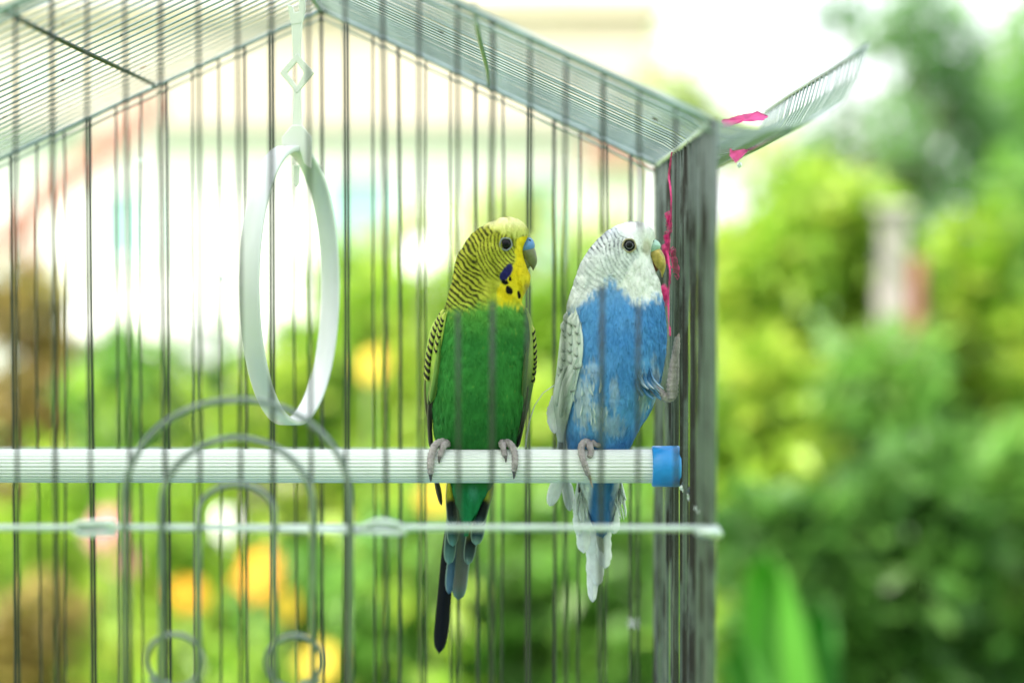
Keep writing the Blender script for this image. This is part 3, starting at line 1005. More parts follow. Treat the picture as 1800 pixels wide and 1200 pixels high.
# ---------- blue bird ----------
YCS_B = ([380, 480, 600, 700, 790, 835, 930, 1160], [0.862, 0.863, 0.867, 0.871, 0.877, 0.883, 0.888, 0.905])
rows_b = [(1112, 389.5, 1112, 389.5, 0), (1092, 394, 1133, 394, 20), (1071, 404, 1147, 405, 33), (1054, 418, 1150, 418, 41), (1040, 433, 1147, 431, 46), (1028, 450, 1144, 445, 49),
          (1019, 467, 1147, 460, 50), (1012, 486, 1153, 476, 50), (1006, 506, 1159, 492, 51), (1000, 526, 1162, 512, 54), (998, 548, 1166, 534, 60), (998, 578, 1170, 562, 68),
          (996, 612, 1171, 600, 76), (994, 650, 1167, 640, 80), (992, 690, 1158, 682, 78), (993, 730, 1144, 722, 70), (995, 765, 1122, 757, 58), (1002, 797, 1104, 792, 46),
          (1014, 828, 1092, 826, 34), (1022, 860, 1087, 860, 22), (1032, 892, 1081, 892, 13), (1044, 916, 1072, 916, 6), (1058, 928, 1058, 928, 0)]


def paint_b(x, y):
    nz = vnoise(x * 0.09 + 14, y * 0.09 + 5)
    nf = vnoise(x * 0.35 + 60, y * 0.12 + 20)
    n2 = vnoise(x * 0.03 + 25, y * 0.03 + 13)
    head = mixc(lin(206, 216, 214), lin(232, 238, 236), nz)
    cheek = ss(1.06, 0.94, np.sqrt(((x - 1094) / 42)**2 + ((y - 458) / 40)**2))
    r1 = np.hypot(x - 1128, y - 380) + 6 * (vnoise(x * 0.07 + 3, y * 0.07) - 0.5)
    r2 = np.hypot(x - 1138, y - 432) + 2 * (vnoise(x * 0.1 + 19, y * 0.1) - 0.5)
    brk = vnoise(x * 0.16 + 33, y * 0.16 + 8)
    b1 = ss(0.35, 0.85, np.sin(r1 * 2 * math.pi / 8.0) + 0.9 * (brk - 0.5))
    b2 = ss(0.35, 0.9, np.sin(r2 * 2 * math.pi / 6.6) + 0.8 * (brk - 0.5)) * 0.85
    bars = b1 * (1 - cheek) + b2 * cheek
    cl = np.interp(x, [1040, 1076, 1096, 1110, 1130], [380, 396, 412, 430, 436])
    crown = ss(3, -3, y - cl)
    bib = np.interp(y, [420, 450, 466, 480, 495, 520], [1124, 1122, 1106, 1100, 1090, 1060])
    face = ss(-3, 4, x - bib + 5 * (nf - 0.5))
    up = ss(452, 436, y)
    dark = mixc(lin(128, 138, 140), lin(58, 66, 78), up)
    bars = bars * (1 - crown) * (1 - face) * (0.45 + 0.55 * up + 0.35 * cheek * (1 - up)) * ss(535, 500, y)
    col = mixc(head, dark, np.clip(bars, 0, 1))
    col = mixc(col, lin(190, 200, 226), ss(425, 405, y) * ss(1100, 1060, x) * 0.35)
    col = mixc(col, lin(244, 247, 246), crown)
    col = mixc(col, mixc(lin(226, 232, 226), lin(246, 248, 244), nf), face)
    col = mixc(col, lin(150, 140, 100), ss(12, 4, np.hypot(x - 1135, (y - 434) * 0.6)) * 0.6)
    yb = np.interp(x, [990, 1010, 1030, 1052, 1070, 1084, 1100, 1117, 1134, 1146, 1165, 1180], [556, 546, 530, 506, 492, 506, 519, 529, 534, 525, 520, 516])
    body = ss(-12, 11, y - yb + 16 * (nf - 0.5) + 10 * (nz - 0.5))
    g = mixc(lin(56, 122, 184), lin(92, 156, 212), np.clip(0.7 * n2 + 0.4 * nf, 0, 1))
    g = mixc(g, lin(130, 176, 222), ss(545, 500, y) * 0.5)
    g = mixc(g, lin(38, 44, 60), ss(0.90, 0.99, vnoise(x * 0.3 + 7, y * 0.3 + 1)) * 0.35)
    blot = lambda cx, cy, rx, ry: ss(1.25, 0.45, np.sqrt(((x - cx) / rx)**2 + ((y - cy) / ry)**2) + 0.9 * (nf - 0.5))
    wht = lin(206, 216, 206)
    for q, kk in (((1022, 700, 20, 55), 0.62), ((1050, 725, 14, 30), 0.5), ((1076, 690, 8, 30), 0.35), ((1128, 690, 9, 45), 0.5), ((1148, 670, 10, 40), 0.45), ((1075, 745, 20, 22), 0.35), ((1040, 650, 14, 22), 0.3)):
        g = mixc(g, wht, blot(*q) * kk)
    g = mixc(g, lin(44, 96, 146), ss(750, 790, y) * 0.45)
    edgew = np.maximum(ss(1046, 1034, x + 0.10 * (y - 850)), ss(1074, 1090, x + 0.1 * (y - 850) + 8 * (nf - .5))) * ss(838, 852, y)
    g = mixc(g, lin(226, 232, 226), edgew)
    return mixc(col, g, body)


blue = empty('budgerigar', P(1060, 790, YP))
tag(blue, 'blue and white budgerigar clutching the cage side with one foot', 'parrot')
V, pp, F, st = body_loft(rows_b, YCS_B)
N = normals(V, F)
if np.sum(N[st > 0.9][:, 1]) > 0:
    F = F[:, ::-1].copy(); N = -N
cols = paint_b(pp[:, 0], pp[:, 1])
fl = ss(440, 470, pp[:, 1]) * ss(540, 500, pp[:, 1]) * ss(1090, 1115, pp[:, 0])
bump_ = (vnoise(pp[:, 0] * 0.22, pp[:, 1] * 0.10) - 0.5) * 0.0005 + (vnoise(pp[:, 0] * 0.06, pp[:, 1] * 0.05) - 0.5) * 0.0011 * (fl + 0.6 * ss(620, 680, pp[:, 1]))
V = V + N * bump_[:, None]
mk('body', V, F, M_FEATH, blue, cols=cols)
hl2 = lambda p: np.where(p[:, 1] < 520, 0.0015, 0.0034)
fuzz('plumage', V, pp, N, paint_b, flow_head(1135, 425, 510), 42000, hl2, blue, M_FEATH, lift=0.055, wid=0.00019, seed=5)
SB = (V, pp, st)
yh_b = 0.863
beak_set(blue,
         [(1142, 419.5, 1149, 419.5, 3), (1136, 424, 1157, 424, 11), (1132, 431, 1161, 430, 15), (1132, 439, 1161, 435, 15), (1136, 444, 1158, 439, 13), (1140, 446, 1152, 442, 8)],
         [(1138, 440, 1158, 434, 10), (1140, 447, 1163, 441, 15), (1143, 455, 1168, 450, 15), (1146, 463, 1170, 460, 13), (1151, 470, 1170, 469, 9.5), (1158, 474, 1168.5, 476, 6), (1161.5, 480, 1166, 482, 3.5), (1163, 487, 1164, 488, 1.2)],
         [(1138, 458, 1152, 456, 8), (1144, 466, 1158, 463, 8), (1149, 472, 1158, 470, 6), (1153, 478, 1156, 476, 2.5)],
         M_CEREB, M_BEAKB, M_RUST, yh_b, (1147, 424, 11.5, 0.0007))
eye(blue, V, pp, st, N, 1104, 432.5, 12.0, M_RINGB, True)


def pw_b(x, y):
    n = vnoise(x * 0.2, y * 0.07)
    c = mixc(lin(196, 210, 200), lin(226, 234, 226), n)
    return mixc(c, lin(150, 160, 150), ss(700, 760, y) * 0.5)


wb_rows = [(1004, 531, 1010, 536), (992, 556, 1018, 562), (985.5, 585, 1025, 592), (981, 625, 1024, 630), (977, 660, 1016, 664), (972.5, 690, 1009, 698), (970, 715, 1001, 728), (974, 745, 995, 752), (980, 775, 990, 778)]
w3, RB = wing(blue, wb_rows, *SB, 0.0032, pw_b, 0.004, YCS_B)
cw, cd = lin(214, 224, 214), lin(104, 112, 104)


def covert_b(s, w):
    c = mixc(np.broadcast_to(lin(186, 200, 188), (len(s), 3)), cw, ss(0.2, 0.8, np.abs(w)))
    d = s + 0.22 * w**2
    k = ss(0.80, 0.88, d) * ss(1.0, 0.95, d) * ss(0.95, 0.6, np.abs(w))
    return mixc(c, cd, k * 0.8)


k_ = 0
rg0 = random.Random(3)
for u in (0.22, 0.50, 0.78):
    for t in np.linspace(0.13, 0.52 + 0.04 * u, 8):
        x, y, yy = wing_pt(RB, t + rg0.uniform(-0.018, 0.018) + 0.03 * u, u + rg0.uniform(-0.05, 0.05))
        feather('feather', w3, (x + 3, y - 12), (x - 2 + rg0.uniform(-2, 2), y + 11), rg0.uniform(6.5, 9), yy + 0.0001, yy - 0.0011, covert_b, camber=0.0013, tipr=0.55, seed=k_, ns=20, nw=9)
        k_ += 1
ysb = lambda x, y: surf_y(*SB, x, y)[1]
for (b, t, hw, a, c_, bend) in (((1014, 628), (984, 735), 9, -.0042, -.002, 3), ((1004, 640), (987, 722), 8, -.0048, -.0034, 2), ((994, 645), (978, 715), 8, -.003, -.001, 2), ((1010, 650), (994, 700), 6, -.0052, -.0042, 0)):
    feather('feather', w3, b, t, hw, ysb(max(b[0], 1004), b[1]) + a, ysb(max(t[0], 1004), t[1]) + c_, plain(lin(206, 218, 208), lin(176, 190, 178), lin(228, 236, 230), 0.5), bend=bend, tipr=0.4)
feather('feather', w3, (974, 695), (975, 762), 10, 0.872, 0.874, plain(lin(226, 234, 230), lin(238, 242, 240), lin(246, 248, 246)), bend=4, tipr=0.5, rag=0.3)
feather('feather', w3, (990, 700), (984, 842), 7, 0.876, 0.886, plain(lin(150, 158, 152), lin(120, 128, 124), lin(196, 204, 198)), tipr=0.2)
feather('feather', w3, (996, 700), (993, 838), 6, 0.875, 0.886, plain(lin(190, 198, 192), lin(170, 178, 172), lin(220, 226, 222)), tipr=0.2)
feather('feather', w3, (1000, 735), (999, 800), 4, 0.872, 0.880, plain(lin(220, 226, 222), lin(230, 236, 232), lin(240, 244, 242)), tipr=0.4)
feather('feather', w3, (988, 826), (966, 889), 12, 0.888, 0.890, plain(lin(232, 238, 234), lin(240, 244, 242), lin(246, 248, 246)), tipr=0.45, neck=0.7)
feather('feather', w3, (988, 826), (1002, 898), 10, 0.890, 0.892, plain(lin(222, 230, 226), lin(206, 214, 210), lin(240, 244, 242)), tipr=0.4, bend=-3)
# tail of the blue bird
yt2 = lambda v: float(np.interp(v, YCS_B[0], YCS_B[1]))
WH, WG = lin(238, 244, 240), lin(206, 216, 210)
for (b, t, hw, dy, c0, c1) in (((1050, 850), (1042, 1058), 11.5, 0.006, WH, WH), ((1046, 860), (1050, 1030), 13, 0.005, WH, WH), ((1066, 850), (1063, 999), 13, 0.003, WG, WH), ((1050, 850), (1060, 972), 9, 0.0035, lin(150, 156, 140), lin(190, 196, 180)),
                             ((1032, 850), (1026, 972), 12, 0.002, WG, WH), ((1020, 840), (1018, 942), 9, 0.003, WG, WH), ((1085, 840), (1079, 938), 11, 0.001, WG, WH), ((1018, 838), (1028, 905), 3.5, 0.0005, lin(30, 34, 36), lin(40, 44, 46))):
    feather('tail_feather', blue, b, t, hw, yt2(b[1]) + dy + 0.003, yt2(t[1]) + dy * 0.7, plain(c0, c1, lin(246, 250, 246), 0.75), camber=0.0013, tipr=0.22, seed=int(hw * 3), rag=0.25, ns=34, bend=3)
# loose ragged vent feathers on the right
rg = random.Random(5)
for k in range(16):
    bx = rg.uniform(1078, 1096); by = rg.uniform(835, 880)
    ln = rg.uniform(22, 46)
    feather('vent_feather', blue, (bx, by), (bx + rg.uniform(-2, 12), by + ln), rg.uniform(1.2, 3.2), 0.884, 0.882 + rg.uniform(-.002, .004), plain(WG, WH, WH), bend=rg.uniform(-3, 3), tipr=0.6, nw=5, ns=12)
for k in range(12):
    bx = rg.uniform(1016, 1030); by = rg.uniform(850, 885)
    feather('vent_feather', blue, (bx, by), (bx + rg.uniform(-5, 3), by + rg.uniform(22, 44)), rg.uniform(2, 4), 0.883, 0.884, plain(WG, WH, WH), bend=rg.uniform(-2, 2), tipr=0.6, nw=5, ns=12)
# long loose flank plumes
for k in range(14):
    bx = rg.uniform(1005, 1060); by = rg.uniform(655, 740)
    yy = ysb(bx, by)
    yy2 = ysb(min(bx + 10, 1100), by + 40)
    feather('flank_feather', blue, (bx, by), (bx + rg.uniform(-2, 9), by + rg.uniform(26, 44)), rg.uniform(2.5, 5), yy - 0.0003, yy2 - 0.0012, plain(lin(120, 160, 190), lin(206, 218, 214), lin(170, 196, 206)), bend=rg.uniform(-4, 4), tipr=0.7, nw=5, ns=14, mtl=M_FEATH)
for k in range(8):
    bx = rg.uniform(1118, 1152); by = rg.uniform(640, 690)
    yy = ysb(bx, by); yy2 = ysb(bx - 8, by + 36)
    feather('flank_feather', blue, (bx, by), (bx - rg.uniform(4, 14), by + rg.uniform(26, 50)), rg.uniform(2, 3.6), yy - 0.0003, yy2 - 0.0010, plain(lin(110, 150, 190), lin(190, 204, 206), lin(150, 180, 200)), bend=rg.uniform(-3, 3), tipr=0.7, nw=5, ns=14, mtl=M_FEATH)
v, f = tube(PN([974, 955, 940, 931, 926, 924], [677, 690, 712, 738, 765, 786], [0.874, 0.873, 0.872, 0.872, 0.871, 0.872]), [0.0002, 0.00018, 0.0002, 0.00028, 0.0004, 0.0003], 6)
mk('loose_feather', v, f, M_RING, blue)
foot(blue, [([(1050, 774), (1040, 778), (1028, 777), (1022, 785), (1023, 800), (1028, 817), (1034, 834)], [YP + 0.006, YP + 0.002, YP - 0.002, perch_y(791, .0022), perch_y(800, .0018), perch_y(817, .0016), perch_y(834, .0016)], [6, 6, 6.5, 6.8, 6, 5.4, 4.4]),
            ([(1034, 777), (1037, 785), (1039, 794), (1036, 803)], [YP, perch_y(791, .002), perch_y(795, .0018), perch_y(803, .0014)], [6, 5.8, 5.4, 4.2]),
            ([(1040, 777), (1047, 781), (1054, 783)], [YP - 0.001, YP - 0.002, YP - 0.001], [5, 4.6, 3.5])],
     [([(1034, 832), (1038, 844), (1042, 857)], [perch_y(832, .0015), perch_y(844, .0015), perch_y(847, .0035)], [3.6, 2.4, 0.6])])
foot(blue, [([(1138, 672), (1158, 690), (1174, 700), (1183, 692), (1184, 672)], [0.862, 0.858, 0.858, 0.859, 0.860], [9, 8.5, 8, 8, 7]),
            ([(1180, 700), (1180, 675), (1183, 645), (1188, 618), (1191, 592)], [0.857, 0.856, 0.856, 0.857, 0.858], [7, 7.5, 7.5, 6.5, 4.8]),
            ([(1180, 696), (1187, 670), (1190, 640), (1193, 618)], [0.861, 0.864, 0.866, 0.868], [6, 6.5, 6, 4.5])],
     [([(1191, 594), (1194, 588), (1196, 584)], [0.858, 0.8585, 0.859], [3.4, 2.4, 0.7])])
for k in range(16):
    bx = rg.uniform(1112, 1148); by = rg.uniform(640, 676)
    q = rg.random()
    feather('thigh_feather', blue, (bx, by), (bx + rg.uniform(12, 26), by + rg.uniform(26, 40)), rg.uniform(2.5, 4.5), min(0.855, ysb(bx, by) - 0.0006), 0.853 + rg.uniform(-0.001, 0.003),
            plain(lin(66, 122, 170), lin(100, 142, 176) if q < 0.6 else lin(176, 192, 198), lin(90, 140, 180)), tipr=0.7, mtl=M_FEATH, bend=rg.uniform(2, 6), nw=5, ns=14)


# ------------------------------------------------------------------ pink wool and scraps
def wool(pts, ys, r, seed):
    rng = np.random.default_rng(seed)
    q = interp(np.linspace(0, len(pts) - 1, 60), np.arange(len(pts), dtype=float), np.concatenate([np.array(pts, float), np.array(ys)[:, None]], 1))
    W = PN(q[:, 0], q[:, 1], q[:, 2])
    parts = []
    for k in range(3):
        a = np.linspace(0, 30, 60) + k * 2.09
        off = np.stack([np.cos(a), np.sin(a), 0 * a], 1) * r * 0.6
        parts.append(tube(W + off + rng.normal(0, r * 0.12, W.shape), r * 0.62, 6))
    return parts


yarn_y = lambda px: FPX * XR / (np.asarray(px, float) + 6 - 924)
pt = wool([(1181, 268), (1178, 292), (1176, 310), (1180, 345), (1179, 385), (1176, 420), (1174, 446), (1178, 480), (1175, 530), (1178, 590)], yarn_y([1181, 1178, 1176, 1180, 1179, 1176, 1174, 1178, 1175, 1178]), 0.00034, 2)
rng = np.random.default_rng(8)
for (cx, cy, n_) in ((1177, 392, 8), (1174, 425, 10), (1171, 448, 12), (1186, 452, 10), (1188, 470, 9), (1168, 520, 7)):
    for k in range(n_):
        a = rng.uniform(0, 6.28, 14).cumsum() * 0.35
        px = cx + 6 * np.cos(a) * rng.uniform(0.4, 1) + np.linspace(-3, 3, 14); py = cy + 10 * np.sin(a) * rng.uniform(0.4, 1) + np.linspace(-9, 9, 14) + rng.uniform(-8, 8)
        pt.append(tube(PN(px, py, yarn_y(cx) + rng.normal(0, 0.0015, 14)), 0.00022, 5))
v, f = join(pt)
tag(mk('wool_yarn', v, f, M_PINK), 'frayed pink wool yarn tangled down the cage corner beside the blue bird', 'yarn')


def scrap(poly, ys, label, seed):
    """a rag: fan grid of a px polygon with wrinkles, thin but solid"""
    rng = np.random.default_rng(seed)
    poly = np.array(poly, float); ys = np.array(ys)
    c_ = poly.mean(0); cy = ys.mean()
    VV, FF = [], []
    n = 48; m = 8
    t = np.linspace(0, len(poly), n, endpoint=False)
    i = t.astype(int); fr = (t - i)[:, None]
    E = poly[i] * (1 - fr) + poly[(i + 1) % len(poly)] * fr
    Ey = ys[i] * (1 - fr[:, 0]) + ys[(i + 1) % len(poly)] * fr[:, 0]
    E = E + rng.normal(0, 0.7, E.shape)
    for side in (0, 1):
        for k in range(m):
            q = (k + 0.02) / (m - 1)
            px = c_[0] + (E[:, 0] - c_[0]) * q; py = c_[1] + (E[:, 1] - c_[1]) * q
            yy = cy + (Ey - cy) * q + 0.004 * (vnoise(px * 0.06 + seed, py * 0.06) - 0.5) + side * 0.0006
            VV.append(PN(px, py, yy))
    V = np.concatenate(VV)
    for side in (0, 1):
        o = side * n * m
        for k in range(m - 1):
            for j in range(n):
                q = (o + k * n + j, o + k * n + (j + 1) % n, o + (k + 1) * n + (j + 1) % n, o + (k + 1) * n + j)
                FF.append(q if side else q[::-1])
    for j in range(n):
        a = (m - 1) * n
        FF.append((a + j, a + (j + 1) % n, n * m + a + (j + 1) % n, n * m + a + j))
    return tag(mk('cloth_scrap', V, FF, M_CLOTH), label, 'cloth', 'pink scraps on the cage eave')


scrap([(1282, 254), (1304, 250), (1327, 252), (1312, 268), (1294, 287), (1283, 275)], [0.834, 0.846, 0.858, 0.845, 0.832, 0.830], 'bright pink cloth corner poking out below the flared eave', 1)
scrap([(1268, 212), (1300, 203), (1332, 196), (1352, 204), (1340, 212), (1300, 216), (1272, 226)], [0.845, 0.865, 0.888, 0.895, 0.880, 0.862, 0.842], 'pale pink cloth strip lying inside the flared eave wires', 2)

# down feather stuck on a back wire
fp = P(1113, 1095, YB - 0.002)
parts = []
rng = np.random.default_rng(21)
for k in range(46):
    d = rng.normal(0, 1, 3); d[1] *= 0.5; d /= np.linalg.norm(d)
    L = rng.uniform(0.0015, 0.0042)
    b = rng.normal(0, 0.5, 3)
    t = np.linspace(0, 1, 5)[:, None]
    parts.append(tube(fp + d * L * t + np.cross(d, b) * L * 0.4 * t * t, 0.00014, 4))
v, f = join(parts)
tag(mk('down_feather', v, f, M_RING), 'small white down tuft caught on a back wire below the blue bird', 'feather')

# water beads on the side wire and wires
M_WATER = mat('water_bead', (0.75, 0.85, 0.85), 0.05, spec=0.8)


def bead(p, r):
    V, F = [], []
    for i in range(6):
        for j in range(8):
            a = math.pi * i / 5; g = 2 * math.pi * j / 8
            V.append((p[0] + r * math.sin(a) * math.cos(g), p[1] + r * math.sin(a) * math.sin(g), p[2] + r * 1.15 * math.cos(a)))
    for i in range(5):
        for j in range(8):
            F.append((i * 8 + j, (i + 1) * 8 + j, (i + 1) * 8 + (j + 1) % 8, i * 8 + (j + 1) % 8))
    return np.array(V), F


bs = []
for k in range(9):
    bs.append(bead((XR + 0.0004, 0.772 + k * 0.0105, ZH - 0.0012), 0.0006 + 0.0002 * (k % 3)))
for (px, py, y) in ((1352, 247, 0.80), (1300, 290, 0.90), (1105, 545, YB), (247, 282, YB), (390, 490, YB)):
    bs.append(bead(P(px, py, y), 0.0011))
v, f = join(bs)
tag(mk('water_drops', v, f, M_WATER), 'clear water drops clinging to the cage wires', None, None, 'stuff')

# ------------------------------------------------------------------ garden
def leaf_cloud(centres, radii, count, size, palette, seed, droop=0.3, aspect=0.5, squash=1.0):
    rng = np.random.default_rng(seed)
    centres = np.array(centres, float); radii = np.array(radii, float)
    w = radii**2.2; w /= w.sum()
    i = rng.choice(len(centres), count, p=w)
    d = rng.normal(0, 1, (count, 3)); d /= np.linalg.norm(d, axis=1)[:, None]
    rr = rng.uniform(0.15, 1.0, count) ** 0.5
    pos = centres[i] + d * (radii[i] * rr)[:, None] * np.array([1, 1, squash])
    ax = d * 0.8 + rng.normal(0, 0.6, (count, 3)); ax[:, 2] -= droop
    ax /= np.linalg.norm(ax, axis=1)[:, None]
    sd = np.cross(ax, rng.normal(0, 1, (count, 3))); sd /= np.linalg.norm(sd, axis=1)[:, None]
    nm = np.cross(ax, sd)
    L = size * rng.uniform(0.6, 1.3, count); W = L * aspect * 0.5
    tip = pos + ax * L[:, None]
    m1 = pos + ax * (L * 0.45)[:, None]
    l_ = m1 + sd * W[:, None] + nm * (W * 0.35)[:, None]
    r_ = m1 - sd * W[:, None] + nm * (W * 0.35)[:, None]
    V = np.stack([pos, l_, tip, r_], 1).reshape(-1, 3)
    b = (np.arange(count) * 4)[:, None]
    F = np.concatenate([b + np.array([0, 2, 1]), b + np.array([0, 3, 2])])
    pal = np.array(palette)
    clump_c = rng.random(len(centres))
    k = np.clip(clump_c[i] * 0.6 + rng.random(count) * 0.5, 0, 0.999) * (len(pal) - 1)
    a = k.astype(int); fr = (k - a)[:, None]
    c_ = pal[a] * (1 - fr) + pal[np.minimum(a + 1, len(pal) - 1)] * fr
    c_ = c_ * rng.uniform(0.75, 1.2, (count, 1))
    return V, F, np.repeat(c_, 4, 0)


LIME = [(0.11, 0.25, 0.02), (0.21, 0.40, 0.035), (0.34, 0.51, 0.05), (0.48, 0.57, 0.08)]
PALEG = [(0.26, 0.38, 0.12), (0.38, 0.50, 0.16), (0.50, 0.58, 0.22), (0.56, 0.60, 0.30)]
GREEN = [(0.06, 0.16, 0.03), (0.11, 0.27, 0.04), (0.16, 0.36, 0.06), (0.26, 0.44, 0.08)]
DARK = [(0.02, 0.06, 0.015), (0.04, 0.11, 0.02), (0.07, 0.17, 0.03), (0.10, 0.24, 0.05)]
MIDG = [(0.03, 0.09, 0.02), (0.06, 0.17, 0.03), (0.10, 0.24, 0.04), (0.15, 0.32, 0.06)]
OLIVE = [(0.14, 0.13, 0.03), (0.24, 0.20, 0.05), (0.34, 0.26, 0.08), (0.36, 0.36, 0.08)]
TREE = [(0.04, 0.11, 0.04), (0.08, 0.20, 0.06), (0.13, 0.29, 0.09), (0.20, 0.36, 0.12)]


def shrub(label, px, top, y, hw, pal, seed, n=2600, size=0.07, group='garden shrubs behind the cage', nm='shrub', k=44, aspect=0.5, thin=1.25):
    rng = np.random.default_rng(seed)
    s = FPX / y
    ctop = P(px, top, y)
    W = hw / s
    H = max(ctop[2], 0.25)
    base = np.array([ctop[0], y, 0.0])
    root = empty(nm, base)
    tag(root, label, 'shrub', group)
    cs, rs = [], []
    for i in range(k):
        a = rng.uniform(0, 2 * math.pi); q = math.sqrt(rng.random())
        h = rng.uniform(0.25, 1.0)
        lim = W * math.sqrt(max(0.05, 1 - max(0, (h - 0.45) / 0.62)**2))
        cs.append(base + np.array([math.cos(a) * q * lim, math.sin(a) * q * lim * 0.8, H * h - 0.04]))
        rs.append(W * rng.uniform(0.16, 0.34) * thin)
    V, F, C_ = leaf_cloud(cs, rs, n, size, pal, seed, aspect=aspect)
    mk('crown', V, F, M_LEAF, root, cols=C_, smooth=False)
    parts = []
    for c_ in cs[:10]:
        t = np.linspace(0, 1, 6)[:, None]
        p0 = base + np.array([rng.normal(0, 0.03), rng.normal(0, 0.03), 0])
        mid = (c_ - p0) * t; mid[:, :2] *= t**0.6
        parts.append(tube(p0 + mid, np.linspace(0.012, 0.003, 6), 6))
    v, f = join(parts)
    mk('trunk', v, f, M_BARK, root)
    return root


SH = [
    ('tall lime-green shrub beside the pale post, catching the light', 1440, 322, 5.0, 200, LIME, 4200, 0.075),
    ('lime-green shrub under the dark-leaved tree beyond the rusty stake', 1700, 395, 5.3, 170, LIME, 3600, 0.075),
    ('mid-green upright shrub at the garden edge beyond the lime shrubs', 1850, 300, 5.8, 150, GREEN, 2800, 0.08),
    ('rounded bright green shrub close to the cage side', 1330, 560, 3.9, 150, LIME, 3200, 0.06),
    ('spreading mid-green shrub in front of the pale post', 1590, 600, 4.1, 210, GREEN, 4200, 0.065),
    ('low dark green bush below the rusty stake', 1620, 800, 3.2, 190, MIDG, 3600, 0.055),
    ('low green bush with deep shadowy gaps at the garden edge', 1810, 770, 3.3, 150, GREEN, 2200, 0.06),
    ('dark leafy bush behind the broad-leaved plant', 1400, 860, 3.1, 170, MIDG, 3000, 0.055),
    ('yellow-green shrub behind the blue bird', 1060, 470, 5.2, 170, LIME, 3000, 0.075),
    ('yellow-green shrub behind the green bird', 830, 470, 5.4, 190, LIME, 3000, 0.075),
    ('light green shrub with pale gaps between swing and green bird', 640, 470, 5.6, 150, LIME, 2800, 0.075),
    ('grass-green shrub under the pale house wall', 930, 590, 4.2, 230, LIME, 3800, 0.065),
    ('deep green bush below the blue bird tail', 1010, 850, 3.4, 200, GREEN, 3600, 0.055),
    ('deep green bush below the green bird tail', 740, 900, 3.3, 170, GREEN, 2800, 0.055),
    ('lime bush behind the ring swing', 520, 590, 4.6, 160, LIME, 2600, 0.07),
    ('leafy green shrub under the white-flowering heads', 290, 600, 5.2, 200, GREEN, 2600, 0.075),
    ('brownish olive shrub under the red porch roof', 20, 470, 6.0, 120, OLIVE, 2200, 0.08),
    ('yellowing green bush below the olive shrub', 60, 760, 4.2, 150, LIME, 2200, 0.065),
    ('sparse green bush along the gravel path', 330, 860, 4.0, 190, LIME, 800, 0.06),
    ('low green bush among the yellow flowers', 560, 960, 3.4, 150, GREEN, 1900, 0.055),
    ('pale lime tree-like shrub in front of the house, behind the blue bird head', 1050, 350, 9.0, 110, PALEG, 1100, 0.11),
    ('pale lime shrub in front of the house, behind the green bird head', 870, 330, 9.2, 100, PALEG, 900, 0.11),
    ('pale lime shrub in front of the house window, between swing and birds', 690, 340, 9.4, 90, PALEG, 700, 0.11),
    ('green shrub filling the gap at the cage corner', 1300, 420, 6.2, 130, LIME, 2600, 0.08),
    ('low rosy-brown dry bush beside the gravel path', 40, 1010, 3.3, 120, OLIVE, 1500, 0.055),
]
for i, (lb, px, top, y, hw, pal, n_, sz) in enumerate(SH):
    shrub(lb, px, top, y, hw, pal, 100 + i, n_, sz)


# trees beyond the shrubs
def tree(label, trunk_px, y, clumps, pal, seed, n, size, trunk_r=0.06):
    s = FPX / y
    base = np.array([P(trunk_px, 600, y)[0], y, 0.0])
    root = empty('tree', base)
    tag(root, label, 'tree', 'trees at the end of the garden')
    rng = np.random.default_rng(seed)
    cs = [P(a, b, y + rng.normal(0, 0.25)) for a, b, r in clumps]
    rs = [r / s for a, b, r in clumps]
    V, F, C_ = leaf_cloud(cs, rs, n, size, pal, seed, droop=0.5, aspect=0.55)
    mk('crown', V, F, M_LEAF, root, cols=C_, smooth=False)
    top = np.mean(cs, 0)
    t = np.linspace(0, 1, 9)[:, None]
    parts = [tube(base + (top - base) * t + np.array([0.06, 0, 0]) * np.sin(t * 5), np.linspace(trunk_r, trunk_r * 0.4, 9), 10)]
    for c_ in cs:
        h = rng.uniform(0.55, 0.95)
        p0 = base + (top - base) * h
        parts.append(tube(p0 + (c_ - p0) * np.linspace(0, 1, 5)[:, None], np.linspace(trunk_r * 0.35, 0.006, 5), 6))
    v, f = join(parts)
    mk('trunk', v, f, M_BARK, root)


tree('dark-leaved tree with bright sky gaps above the lime shrubs', 1545, 8.0,
     [(1470, 15, 40), (1545, 50, 45), (1620, 20, 60), (1680, 95, 60), (1650, 170, 70), (1570, 230, 55), (1500, 285, 45), (1445, 250, 35), (1555, 310, 50), (1640, 300, 60), (1710, 210, 60), (1760, 290, 60), (1530, 345, 40),
      (1700, 350, 50), (1620, 110, 40), (1490, 200, 28), (1600, 360, 50), (1420, 300, 40)], TREE, 301, 3300, 0.050)
tree('green tree with rounded top beside the dark-leaved tree', 1850, 10.0,
     [(1780, 110, 60), (1830, 60, 70), (1840, 180, 90), (1760, 200, 60), (1800, 290, 80), (1880, 320, 90), (1740, 330, 60), (1900, 150, 90), (1870, 250, 90)], GREEN, 302, 3200, 0.065)
tree('pale hazy tree seen behind the cage eave', 1190, 17.0,
     [(1180, 110, 50), (1215, 150, 40), (1160, 170, 45), (1200, 215, 60), (1240, 230, 50), (1290, 260, 60), (1350, 280, 60), (1400, 250, 50)], PALEG, 303, 420, 0.16, 0.05)

# broad-leaved plant by the cage corner
def blade(root, b, tip, hw, y, col, bend=0.0, seed=0):
    return feather('leaf', root, b, tip, hw, y, y + 0.06, plain(np.array(col) * 0.8, np.array(col) * 1.1, np.array(col), 0.8), bend=bend, camber=-0.03, tipr=0.75, neck=0.3, mtl=M_LEAF, ns=16, nw=7)


